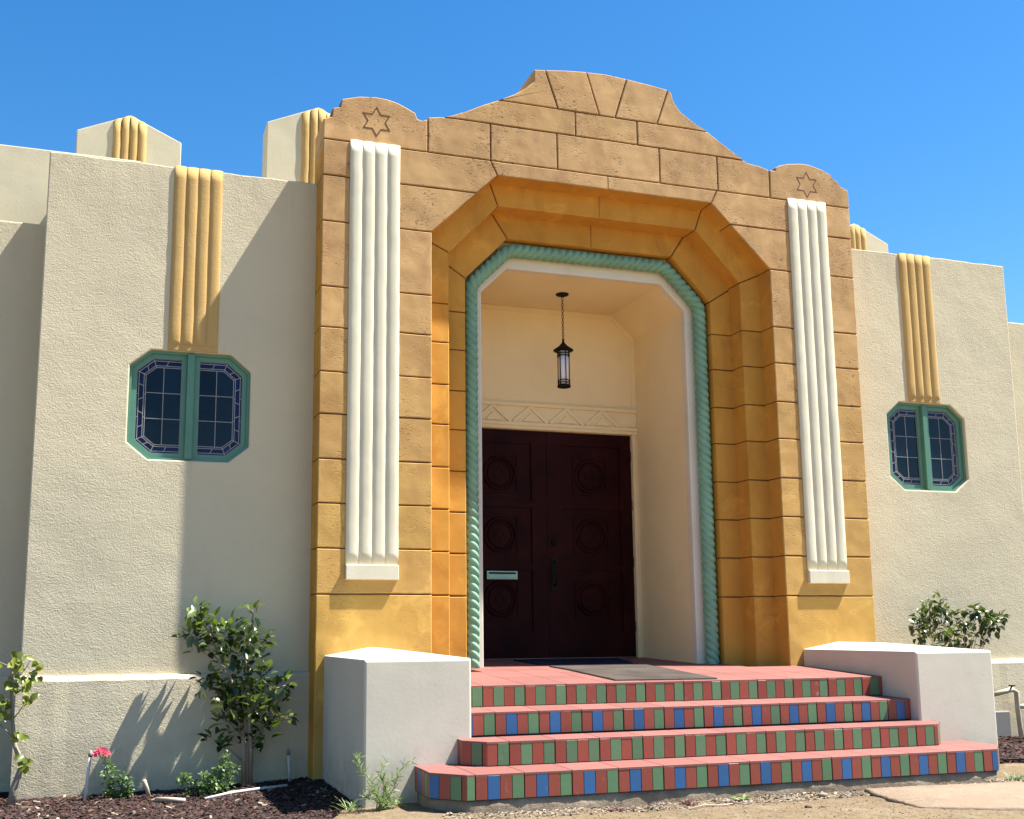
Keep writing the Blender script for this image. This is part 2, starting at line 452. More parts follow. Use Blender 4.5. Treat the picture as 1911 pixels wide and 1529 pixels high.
g = obj('ground', GV, GF, M['ground'], None, True, (0, 0, 0), flip_fix=False); tag(g, kind='structure')
ba = g.data.attributes.new('bed', 'FLOAT', 'POINT'); ba.data.foreach_set('value', [bedmask(x, y) for x, y, z in GV])

# ---------------------------------------------------------------- building
B = empty('building', (0, 0.6, -0.8), 'cream stucco hall with an ochre cast stone portal, leaded windows and double doors', 'building')
YW = 0.28; WX = 4.57; WTOP = 3.98; W = 2.514; W1 = 1.598
Y2, W2, Y3, W3, Y4 = 0.189, 1.395, 0.384, 1.191, 0.53
ZJ = [4.252, 3.946, 3.560, 3.019, 2.684, 2.328, 1.991, 1.638, 1.293, 0.948, 0.600]
OCT = [(-0.455, 1.745), (-0.455, 2.34), (-0.30, 2.472), (0.30, 2.472), (0.455, 2.34), (0.455, 1.745), (0.30, 1.618), (-0.30, 1.618)]
def ragged(x0, x1, z, step=0.12, a=0.006):
    n_ = max(2, int(abs(x1 - x0) / step)); return [(x0 + (x1 - x0) * i / n_, z + (random.uniform(-a, a) if 0 < i < n_ else 0)) for i in range(n_ + 1)]
for s, lab in ((-1, None), (1, None)):
    xa, xb = sorted((s * WX, s * (W - 0.25)))
    outer = [(xa, -1.1), (xb, -1.1)] + ragged(xb, xa, WTOP)
    cx = s * 3.462
    hole = [(cx + x, z) for x, z in OCT]
    v, f = prism_holes(outer, [hole], YW, YW + 0.24)
    bevel(obj('wing_wall', v, f, M['wall'], B), 0.010, 2)
    # base course with its lit top edge
    xa2, xb2 = sorted((s * (WX + 0.012), s * (W - 0.02)))
    prof = [(0.228, -1.1), (0.226, -0.4), (0.231, -0.02), (0.246, 0.010), (0.292, 0.020), (0.30, -1.1)]
    nseg = 24; V = []; F = []
    for i in range(nseg + 1):
        x = xa2 + (xb2 - xa2) * i / nseg; dz = random.uniform(-0.004, 0.004); dy = random.uniform(-0.003, 0.003)
        V += [(x, y + dy, z + (dz if z > -0.5 else 0)) for y, z in prof]
    k = len(prof)
    for i in range(nseg):
        for j in range(k): F.append((i * k + j, i * k + (j + 1) % k, (i + 1) * k + (j + 1) % k, (i + 1) * k + j))
    F += [tuple(range(k)), tuple(range(nseg * k, nseg * k + k))]
    obj('base_course', V, F, M['wall'], B, False)
    # return wall and set back lower wing
    xr = sorted((s * (WX - 0.006), s * (WX - 0.22)))
    v, f = box(xr[0], xr[1], YW + 0.2, 1.8, -1.1, WTOP - 0.05); obj('return_wall', v, f, M['wall'], B)
    xl = sorted((s * (WX - 0.1), s * 9.5))
    v, f = box(xl[0], xl[1], 0.70, 0.95, -1.1, 3.54); bevel(obj('set_back_wall', v, f, M['wall'], B), 0.012)
    v, f = box(xl[0] + (0 if s < 0 else 0.05), xl[1] - (0.05 if s < 0 else 0), 0.655, 0.72, -1.1, 0.01); bevel(obj('base_course', v, f, M['wall'], B), 0.012)
v, f = box(-9.4, -3.9, 1.15, 1.4, 3.3, 4.365); bevel(obj('upper_wall', v, f, M['wall_smooth'], B), 0.01)
v, f = box(-4.5, 4.5, 0.5, 9.0, 3.66, 3.78); obj('roof', v, f, M['wall_smooth'], B)  # unseen slab, like the two below, put in to block light
for a_, b_ in ((-9.3, -4.45), (4.45, 9.3)):
    v, f = box(a_, b_, 0.9, 9.0, 3.25, 3.38); obj('roof', v, f, M['wall_smooth'], B)
v, f = box(-4.5, 4.5, 1.9, 2.1, 3.6, 4.45); obj('hall_wall', v, f, M['wall_smooth'], B)

def reed_mesh(wd, z0, z1, depth, y, cx, cap=0.03, ns=10, tip=True, topf=None):
    """shallow rounded vertical reed, slightly irregular, rounded at its foot"""
    zs = [z0, z0 + cap * 0.35, z0 + cap] if tip else [z0]
    n_ = max(3, int((z1 - z0) / 0.10)); zs += [zs[-1] + (z1 - zs[-1]) * i / n_ for i in range(1, n_ + 1)]
    V = []; F = []
    for i, z in enumerate(zs):
        k = 1.0
        if tip: k = 0.25 if i == 0 else (0.75 if i == 1 else 1.0)
        jx = random.uniform(-0.002, 0.002); k *= random.uniform(0.86, 1.12)
        for a in range(ns + 1):
            t = -1 + 2 * a / ns
            V.append((cx + t * wd / 2 + jx, y - depth * k * (1 - abs(t) ** 2.5) - 0.0005 + (0.001 if abs(t) == 1 else 0), z))
        V.append((cx + wd / 2, y + 0.004, z)); V.append((cx - wd / 2, y + 0.004, z))
    c = ns + 3
    if topf:
        for a in range((len(zs) - 1) * c, len(zs) * c): V[a] = (V[a][0], V[a][1], topf(V[a][0]))
    for i in range(len(zs) - 1):
        for a in range(c): F.append((i * c + a, i * c + (a + 1) % c, (i + 1) * c + (a + 1) % c, (i + 1) * c + a))
    F += [tuple(range(c)), tuple(range((len(zs) - 1) * c, len(zs) * c))]
    return V, F

# window > frame pieces, panes
def window(cx):
    octw = [(cx + x, z) for x, z in OCT]
    fr_out = inset(octw, -0.012); fr_in = inset(octw, 0.020)
    v, f = prism_holes(fr_out, [fr_in], YW + 0.03, YW + 0.10)
    wn = obj('window', v, f, M['frame'], B)
    v, f = prism_holes(inset(octw, 0.012), [inset(octw, 0.018)], YW + 0.028, YW + 0.04)
    # casement frames, one per leaf, with leaded panes
    mull = 0.028
    v, f = box(cx - mull, cx + mull, YW + 0.012, YW + 0.10, 1.632, 2.458); bevel(obj('mullion', v, f, M['frame'], wn), 0.004, 1)
    for s in (-1, 1):
        half = clip(fr_in, -s, 0, -s * (cx + s * (mull + 0.002)))
        half = [half[i] for i in range(len(half)) if (Vector(half[i]) - Vector(half[i - 1])).length > 1e-4]
        gl = inset(half, 0.038)
        v, f = prism_holes(half if area2(half) > 0 else half[::-1], [gl], YW + 0.048, YW + 0.09)
        obj('casement', v, f, M['frame'], wn)
        yg = YW + 0.0640; cuts_ = []
        def pane(poly, mm):
            poly = [poly[i] for i in range(len(poly)) if (Vector(poly[i]) - Vector(poly[i - 1])).length > 0.004]
            if len(poly) < 3 or abs(area2(poly)) < 1e-4: return
            q = inset(poly, 0.0026)
            if area2(q) <= 2e-5: return
            cuts_.append(q); q = inset(poly, 0.001)
            o = obj('pane', *prism(q, yg, yg + 0.004), mm, wn); o.rotation_euler = (random.uniform(-.008, .008), 0, random.uniform(-.02, .02))
        # inner field: inset on every side but the mullion side
        g2 = gl if area2(gl) > 0 else gl[::-1]
        inn = list(g2)
        n_ = len(g2); D = 0.052; D2 = 0.066
        def inset_part(dd):
            P = [(-10, -10), (10, -10), (10, 10), (-10, 10)]
            for i in range(n_):
                a, b_ = Vector(g2[i]), Vector(g2[(i + 1) % n_]); d_ = (b_ - a).normalized(); nn = Vector((d_.y, -d_.x))
                ms = abs(d_.x) < 0.01 and abs(a.x - cx) < 0.2
                P = clip(P, nn.x, nn.y, nn.dot(a) - (0 if ms else dd))
            return P
        inner = inset_part(D2); ring_in = inset_part(D); ring_mid = inset_part(0.015)
        xs = sorted(p[0] for p in inner); zs = sorted(p[1] for p in inner)
        xm = (xs[0] + xs[-1]) / 2; za = zs[0] + (zs[-1] - zs[0]) / 3; zb = zs[0] + 2 * (zs[-1] - zs[0]) / 3
        for (x0, x1) in ((-99, xm), (xm, 99)):
            for (z0, z1) in ((-99, za), (za, zb), (zb, 99)):
                q = clip(clip(clip(clip(inner, -1, 0, -x0), 1, 0, x1), 0, -1, -z0), 0, 1, z1)
                if len(q) >= 3: pane(q, M['glass_c'])
        # border panes: cut the ring edge by edge
        cuts = {0: [0.0, 1.0]}
        for A_, D_, kx in ((ring_mid, D, 1), (ring_in, D2, 0), (inset_part(0.0), 0.015, 0)):
            for i in range(n_):
                a, b_ = Vector(g2[i]), Vector(g2[(i + 1) % n_]); d_ = (b_ - a).normalized(); nn = Vector((d_.y, -d_.x))
                if abs(d_.x) < 0.01 and abs(a.x - cx) < 0.2: continue
                band = clip(A_, -nn.x, -nn.y, -(nn.dot(a) - D_))
                # mitre against neighbours
                for j in (i - 1, i + 1):
                    a2, b2 = Vector(g2[j % n_]), Vector(g2[(j + 1) % n_]); d2 = (b2 - a2).normalized(); n2 = Vector((d2.y, -d2.x))
                    if abs(d2.x) < 0.01 and abs(a2.x - cx) < 0.2: continue
                    dn = n2 - nn; cc = n2.dot(a2) - nn.dot(a)
                    band = clip(band, dn.x, dn.y, cc)
                    if len(band) < 3: break
                if len(band) < 3: continue
                L_ = (b_ - a).length; k_ = (5 if L_ > 0.4 else (2 if L_ > 0.15 else 1)) if kx else (3 if L_ > 0.4 else 1)
                for q_ in range(k_):
                    sk = 0.25 * (1 if q_ % 2 else -1)
                    dir_ = d_ + nn * 0
                    t0 = a.dot(d_) + L_ * q_ / k_; t1 = a.dot(d_) + L_ * (q_ + 1) / k_
                    P = band
                    s0 = (0.5 if q_ % 2 else -0.5) * kx; s1 = (-0.5 if q_ % 2 else 0.5) * kx; mo = nn.dot(a) - (D_ if not kx else 0.033)
                    if q_ > 0: P = clip(P, -(d_.x + nn.x * s0), -(d_.y + nn.y * s0), -(t0 + mo * s0))
                    if q_ < k_ - 1: P = clip(P, d_.x + nn.x * s1, d_.y + nn.y * s1, t1 + mo * s1)
                    if len(P) >= 3: pane(P, M['glass_b'])
        v, f = prism_holes(inset(gl, -0.003), cuts_, yg - 0.0045, yg + 0.006); obj('lead_came', v, f, M['lead'], wn)
    return wn
for s in (-1, 1):
    window(s * 3.462)
    cx = s * 3.455; wd = 0.372
    v, f = box(cx - wd / 2 - 0.002, cx + wd / 2 + 0.002, YW - 0.008, YW + 0.03, 2.478, WTOP + 0.002)
    pl = bevel(obj('wall_pilaster', v, f, M['yellow'], B), 0.006)
    for k in range(4):
        obj('reed', *reed_mesh(wd / 4, 2.525, WTOP + 0.001, 0.0125, YW - 0.007, cx - wd / 2 + wd / 8 + k * wd / 4), M['yellow'], pl, 'caps')
# gabled piers on the hall behind the parapet
for cx, yg in ((-4.005, 1.85), (-2.36, 1.17), (2.36, 1.17), (4.26, 2.17)):
    hw = 0.465; zt, ze = 5.105, 4.895
    pr = bevel(obj('gable_pier', *prism([(cx - hw, 3.7), (cx + hw, 3.7), (cx + hw, ze), (cx, zt), (cx - hw, ze)], yg, yg + 0.3), M['wall_smooth'], B), 0.008)
    for k in range(4):
        x = cx - 0.15 + 0.0375 + k * 0.075; top = zt - (zt - ze) * (abs(x - cx) + 0.0375) / hw - 0.03
        obj('reed', *reed_mesh(0.075, 4.0, top, 0.022, yg - 0.001, x, tip=False, topf=lambda q, c_=cx: zt - (zt - ze) * abs(q - c_) / hw - 0.012), M['yellow'], pr, 'caps')

# ---- portal
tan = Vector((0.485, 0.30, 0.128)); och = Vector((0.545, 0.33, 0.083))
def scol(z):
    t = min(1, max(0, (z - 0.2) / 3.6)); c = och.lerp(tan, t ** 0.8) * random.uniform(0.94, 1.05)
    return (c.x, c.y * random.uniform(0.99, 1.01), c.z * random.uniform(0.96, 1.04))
ZB = -1.1
OUT_L = [(-2.514, 4.425), (-2.445, 4.452), (-2.438, 4.527), (-2.378, 4.545), (-2.366, 4.615), (-2.22, 4.660), (-2.085, 4.676), (-1.99, 4.672), (-1.90, 4.655), (-1.81, 4.618), (-1.742, 4.586), (-1.722, 4.535), (-1.690, 4.527), (-1.636, 4.545)]
OUT_M = [(-1.636, 4.566), (-1.53, 4.585), (-1.43, 4.610), (-1.29, 4.672), (-1.156, 4.745), (-0.986, 4.825), (-0.86, 4.895), (-0.76, 4.965), (-0.695, 5.03)]
OUT_T = [(-0.678, 5.150), (-0.57, 5.163), (-0.357, 5.192), (-0.177, 5.207), (0.0, 5.216), (0.215, 5.204), (0.45, 5.183), (0.626, 5.162), (0.660, 5.140), (0.683, 5.055)]
OUT_N = [(0.745, 4.970), (0.86, 4.895), (1.013, 4.815), (1.156, 4.725), (1.29, 4.645), (1.43, 4.562), (1.55, 4.552), (1.640, 4.527)]
OUT_R = [(1.652, 4.527), (1.712, 4.530), (1.716, 4.562), (1.765, 4.590), (1.86, 4.616), (2.0, 4.637), (2.09, 4.637), (2.23, 4.606), (2.33, 4.566), (2.352, 4.530), (2.40, 4.508), (2.43, 4.462), (2.514, 4.430)]
CH1b, CH1t = (W1, ZJ[2]), (1.022, 4.123)
CH2b, CH2t = (W2, 3.468), (0.956, 3.931)
CH3b, CH3t = (W3, 3.325), (0.803, 3.724)
def ushape(outer, cb, ct, off):
    return outer + [(cb[0] + off, ZB), (cb[0] + off, cb[1] + off * 0.4), (ct[0] + off * 0.4, ct[1] + off), (-ct[0] - off * 0.4, ct[1] + off), (-cb[0] - off, cb[1] + off * 0.4), (-cb[0] - off, ZB)]
g = 0.012
full = [(-W + g, ZB)] + [(x, z - g) for x, z in [(-W + g, 4.425)] + OUT_L[1:] + OUT_M[1:] + [(-0.665, 5.04)] + [(-0.665, 5.15)] + OUT_T[1:-1] + [(0.67, 5.055)] + OUT_N + OUT_R[1:-1] + [(W - g, 4.43)]] + [(W - g, ZB)]
v1 = prism(ushape(full, CH1b, CH1t, g), g, 0.395)
v2 = prism(ushape([(-1.75, ZB), (-1.75, 4.2), (1.75, 4.2), (1.75, ZB)], CH2b, CH2t, g), Y2 + g, 0.50)
v3 = prism(ushape([(-1.6, ZB), (-1.6, 4.1), (1.6, 4.1), (1.6, ZB)], CH3b, CH3t, g), Y3 + g, Y4 + 0.02)
V, F = join(v1, v2, v3)
portal = obj('portal', V, F, M['joint'], B)
tag(portal, 'ochre cast stone portal with stepped chamfered arch and brown joints')
GAP = 0.0046
def ringcol():
    k = random.uniform(0.92, 1.06); return (0.56 * k, 0.285 * k, 0.048 * k)
def block(poly, y0, y1, parent=portal, b=0.007):
    if area2(poly) < 0: poly = poly[::-1]
    zc = sum(p[1] for p in poly) / len(poly)
    q = []
    for i in range(len(poly)):
        a, c = Vector(poly[i]), Vector(poly[(i + 1) % len(poly)]); k = max(1, int((c - a).length / 0.13)); n1 = Vector((-(c - a).y, (c - a).x)).normalized()
        q += [tuple(a.lerp(c, j / k) + (n1 * random.uniform(-.0016, .0016) if j else Vector((0, 0)))) for j in range(k)]
    y0 += random.uniform(-.0012, .0012)
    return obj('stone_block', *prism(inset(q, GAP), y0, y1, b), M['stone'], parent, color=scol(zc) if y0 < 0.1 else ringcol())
D1 = 0.40
def mir(p): return [(-x, z) for x, z in p][::-1]
def xch(z): t = (CH1t[1] - z) / (CH1t[1] - CH1b[1]); return CH1t[0] + (CH1b[0] - CH1t[0]) * t
for s in (-1, 1):
    mm = (lambda p: p) if s < 0 else mir
    # courses under the chamfer
    zz = ZJ[2:] + [ZB]
    for a, b_ in zip(zz[:-1], zz[1:]):
        block(mm([(-W, b_), (-W1, b_), (-W1, a), (-W, a)]), 0, D1)
    block(mm([(-W, ZJ[1]), (-W, ZJ[2]), (-W1, ZJ[2]), (-xch(ZJ[1]), ZJ[1])]), 0, D1)
    block(mm([(-W, ZJ[0]), (-W, ZJ[1]), (-xch(ZJ[1]), ZJ[1]), (-CH1t[0], CH1t[1]), (-1.088, ZJ[0])]), 0, D1)
    # lintel halves
    block(mm([(-1.088, ZJ[0]), (-CH1t[0], CH1t[1]), (0.004, CH1t[1]), (0.004, ZJ[0])]), 0, D1)
    # stepped rings
    for (ya, yb, cb, ct, ox, oz) in ((Y2, Y3 + 0.06, CH2b, CH2t, W1 + 0.07, 0.07), (Y3, Y4 + 0.01, CH3b, CH3t, W2 + 0.07, 0.07)):
        ob = ((W1, ZJ[2]) if cb is CH2b else CH2b); ot = (CH1t if cb is CH2b else CH2t)
        zo = ob[1] + 0.03; to = (ot[0] + 0.03, ot[1] + oz)
        block(mm([(-ox, ZJ[3]), (-cb[0], ZJ[3]), (-cb[0], cb[1]), (-ox, zo)]), ya, yb)
        for a, b_ in zip(ZJ[3:], ZJ[4:] + [ZB]):
            block(mm([(-ox, b_), (-cb[0], b_), (-cb[0], a), (-ox, a)]), ya, yb)
        block(mm([(-ox, zo), (-cb[0], cb[1]), (-ct[0], ct[1]), (-to[0], to[1])]), ya, yb)
        block(mm([(-to[0], to[1]), (-ct[0], ct[1]), (0.004, ct[1]), (0.004, to[1])]), ya, yb)
# parapet courses
ZA, ZC = 4.585, 4.812
block([(-W, ZJ[0]), (-1.636, ZJ[0])] + OUT_L[::-1], 0, D1)
block([(-1.636, ZJ[0]), (-1.085, ZJ[0]), (-1.085, ZA), (-1.49, ZA), (-1.53, 4.583), (-1.636, 4.563)], 0, D1)
block([(-1.085, ZJ[0]), (-0.474, ZJ[0]), (-0.474, ZA), (-1.085, ZA)], 0, D1)
block([(-0.474, ZJ[0]), (0.513, ZJ[0]), (0.513, ZA), (-0.474, ZA)], 0, D1)
block([(0.513, ZJ[0]), (1.10, ZJ[0]), (1.10, ZA), (0.513, ZA)], 0, D1)
block([(1.10, ZJ[0]), (1.646, ZJ[0]), (1.646, 4.527), (1.55, 4.552), (1.42, 4.566), (1.39, ZA), (1.10, ZA)], 0, D1)
block([(1.646, ZJ[0]), (W, ZJ[0])] + OUT_R[::-1], 0, D1)
block([(-1.49, ZA), (-0.297, ZA), (-0.297, ZC), (-1.012, ZC), (-1.156, 4.745), (-1.29, 4.672), (-1.43, 4.610)], 0, D1)
block([(-0.297, ZA), (0.302, ZA), (0.302, ZC), (-0.297, ZC)], 0, D1)
block([(0.302, ZA), (1.39, ZA), (1.29, 4.645), (1.156, 4.725), (1.018, ZC), (0.302, ZC)], 0, D1)
block([(-1.012, ZC), (-0.456, ZC), (-0.572, 5.163), (-0.678, 5.150), (-0.681, 5.04), (-0.76, 4.962), (-0.86, 4.893), (-0.986, 4.825)], 0, D1)
block([(-0.456, ZC), (-0.063, ZC), (-0.180, 5.207), (-0.357, 5.192), (-0.572, 5.163)], 0, D1)
block([(-0.063, ZC), (0.088, ZC), (0.215, 5.204), (0.0, 5.216), (-0.180, 5.207)], 0, D1)
block([(0.088, ZC), (0.501, ZC), (0.626, 5.162), (0.45, 5.183), (0.215, 5.204)], 0, D1)
block([(0.501, ZC), (1.018, ZC), (0.86, 4.895), (0.745, 4.970), (0.683, 5.055), (0.660, 5.140), (0.626, 5.162)], 0, D1)
# incised stars
def star(cx, cz, r):
    P = []; Q = []
    for k in range(12):
        a = math.pi / 2 + k * math.pi / 6; rr = r if k % 2 == 0 else r * 0.577
        P.append((cx + rr * math.cos(a), cz + rr * math.sin(a)))
    Q = inset(P, 0.006)
    P = inset(P, -0.0035)
    n_ = 12; V = [(x, -0.0015, z) for x, z in P] + [(x, -0.0015, z) for x, z in Q] + [(x, 0.004, z) for x, z in P] + [(x, 0.004, z) for x, z in Q]; F = []
    for i in range(n_):
        j = (i + 1) % n_; F += [(i, j, n_ + j, n_ + i), (2 * n_ + i, 2 * n_ + j, j, i), (n_ + i, n_ + j, 3 * n_ + j, 3 * n_ + i)]
    tag(obj('star', V, F, M['joint'], portal), 'six pointed star outline cut into the stone')
star(-2.073, 4.455, 0.128); star(2.048, 4.428, 0.125)
# cream reeded pilasters
for s in (-1, 1):
    xa = -2.290 if s < 0 else 1.826; wd = 0.415
    v, f = box(xa + 0.004, xa + wd - 0.004, -0.008, 0.02, 0.80, 4.262); pl = bevel(obj('pilaster', v, f, M['cream'], B), 0.003, 1)
    for k in range(4):
        obj('reed', *reed_mesh(wd / 4, 0.815, 4.266, 0.0118, -0.007, xa + wd / 8 + k * wd / 4, ns=12, tip=False), M['cream'], pl, 'caps')
    v, f = box(xa, xa + wd, -0.034, 0.02, 0.706, 0.822); bevel(obj('pilaster_block', v, f, M['cream'], pl), 0.006)

# ---- rope moulding
def rope():
    R_ = 0.061; n_l = 3; lead = 0.207; y = 0.475
    wv, zt = 1.122, 3.652
    cb = (wv, 3.300); ct = (0.772, zt)
    path = [(-wv, 0.012), (-cb[0], cb[1]), (-ct[0], ct[1]), (ct[0], ct[1]), (cb[0], cb[1]), (wv, -0.02)]
    pts = []
    for i in range(len(path) - 1):
        a, b_ = Vector(path[i]), Vector(path[i + 1]); L_ = (b_ - a).length; k = int(L_ / 0.011)
        for j in range(k): pts.append(a.lerp(b_, j / k))
    pts.append(Vector(path[-1]))
    # soften the corners
    for _ in range(40):
        pts = [pts[0]] + [(pts[i - 1] + pts[i] * 2 + pts[i + 1]) / 4 for i in range(1, len(pts) - 1)] + [pts[-1]]
    V = []; F = []; seg = 36; s_ = 0.0
    for i, p in enumerate(pts):
        t = (pts[min(i + 1, len(pts) - 1)] - pts[max(i - 1, 0)]).normalized(); nrm = Vector((t.y, -t.x))
        if i: s_ += (p - pts[i - 1]).length
        for k in range(seg):
            th = 2 * math.pi * k / seg; ph = n_l / 2 * (th - 2 * math.pi * s_ / lead)
            r = R_ * (0.73 + (0.32 + 0.05 * noise.noise(Vector((s_ * 11, 0, 2)))) * abs(math.cos(ph)) ** 0.7)
            o = nrm * math.cos(th) * r; V.append((p.x + o.x, y - math.sin(th) * r, p.y + o.y))
    for i in range(len(pts) - 1):
        for k in range(seg):
            k2 = (k + 1) % seg; F.append((i * seg + k, i * seg + k2, (i + 1) * seg + k2, (i + 1) * seg + k))
    F.append(tuple(range(seg))); F.append(tuple(range((len(pts) - 1) * seg, len(pts) * seg)))
    tag(obj('rope_moulding', V, F, M['teal'], B, True), 'green twisted rope moulding around the opening')
rope()
# ---- white surround and vestibule
OB, OT = (1.003, 3.268), (0.762, 3.503)
outer = [(-1.26, -0.2), (-1.26, 3.40), (-0.86, 3.85), (0.86, 3.85), (1.26, 3.40), (1.26, -0.2)]
sur = outer + [(OB[0], -0.2), OB, OT, (-OT[0], OT[1]), (-OB[0], OB[1]), (-OB[0], -0.2)]
bevel(obj('surround', *prism(sur, Y4, Y4 + 0.08), M['trim'], B), 0.008)
YB = 1.60
def slab(a, b_, th=0.12):
    a, b_ = Vector(a), Vector(b_); d_ = (b_ - a).normalized(); nn = Vector((-d_.y, d_.x)) * th
    return [tuple(a), tuple(b_), tuple(b_ + nn), tuple(a + nn)]
for s in (-1, 1):
    p = slab((s * (OB[0] - 0.0), -0.2), (s * (OB[0] - 0.0), OB[1] + 0.05)) if s < 0 else slab((OB[0], OB[1] + 0.05), (OB[0], -0.2))
    obj('vestibule_wall', *prism(p, Y4 + 0.07, YB + 0.2), M['vest'], B)
ce = [(-OB[0], OB[1]), (-OT[0], OT[1]), (OT[0], OT[1]), OB, (OB[0] + 0.12, OB[1]), (OB[0] + .12, OT[1] + .12), (-OB[0] - .12, OT[1] + .12), (-OB[0] - .12, OB[1])]
obj('vestibule_ceiling', *prism(ce, Y4 + 0.072, YB + 0.2), M['vest'], B)
DX0, DX1, DZ0, DZ1 = -0.905, 0.952, 0.045, 2.262
bw = [(-1.1, -0.2), (DX0, -0.2), (DX0, DZ1), (DX1, DZ1), (DX1, -0.2), (1.1, -0.2), (1.1, 3.6), (-1.1, 3.6)]
obj('back_wall', *prism(bw, YB, YB + 0.2), M['vest'], B)
# raised border on the back wall
bo = [(-1.002, 2.53), (-1.002, OB[1]), (-OT[0], OT[1] - .002), (OT[0], OT[1] - .002), (1.002, OB[1]), (1.002, 2.53)]
bi = [(0.955, 2.53), (0.955, OB[1] - 0.02), (OT[0] - 0.02, OT[1] - 0.047), (-OT[0] + 0.02, OT[1] - 0.047), (-0.955, OB[1] - 0.02), (-0.955, 2.53)]
obj('wall_border', *prism(bo + bi, YB - 0.012, YB + 0.01), M['vest'], B)
# frieze of triangles
fz0, fz1 = 2.300, 2.500
fr = obj('frieze', *box(-1.0, 1.0, YB - 0.012, YB + 0.01, fz0, fz1 + 0.03), M['vest'], B)
def bar(a, b_, wd, y0, y1, name='frieze_bar', par=fr, mat=None):
    a, b_ = Vector(a), Vector(b_); d_ = (b_ - a).normalized(); nn = Vector((-d_.y, d_.x)) * wd / 2
    return obj(name, *prism([tuple(a + nn), tuple(a - nn), tuple(b_ - nn), tuple(b_ + nn)], y0, y1, 0.003), mat or M['vest'], par)
bar((-1.0, fz1 + 0.006), (1.0, fz1 + 0.006), 0.035, YB - 0.036, YB - 0.005)
bar((-1.0, fz0 + 0.014), (1.0, fz0 + 0.014), 0.034, YB - 0.034, YB - 0.005)
bar((-1.0, DZ1 + 0.020), (1.0, DZ1 + 0.020), 0.034, YB - 0.022, YB - 0.005)
k = -2
ap = [0.233 + 0.385 * i for i in range(-4, 3)]
for x in ap:
    zb_, zt_ = fz0 + 0.034, fz1 - 0.014
    for s in (-1, 1):
        q = (x + s * 0.178, zb_)
        if abs(q[0]) > 0.99:
            t = (0.99 * (1 if q[0] > 0 else -1) - x) / (q[0] - x)
            if t <= 0.02: continue
            q = (x + (q[0] - x) * t, zt_ + (zb_ - zt_) * t)
        if abs(x) > 1.0 and abs(q[0]) > 0.985: continue
        if abs(x) > 1.0:
            continue
        bar((x, zt_), q, 0.036, YB - 0.030 - 0.002 * s, YB - 0.005)
    tri = [(x - 0.085, zb_ + 0.008), (x + 0.085, zb_ + 0.008), (x, zb_ + 0.092)]
    tri = clip(clip(tri, 1, 0, 0.98), -1, 0, 0.98)
    if len(tri) >= 3: obj('frieze_triangle', *prism(tri, YB - 0.024, YB - 0.005, 0.003), M['vest'], fr)
# door casing
for a, b_ in (((DX1 + 0.012, 0.0), (DX1 + 0.012, DZ1 + 0.012)), ((DX0 - 0.012, 0.0), (DX0 - 0.012, DZ1 + 0.012))):
    bar(a, b_, 0.030, YB - 0.016, YB + 0.12, 'door_casing', B, M['vest'])
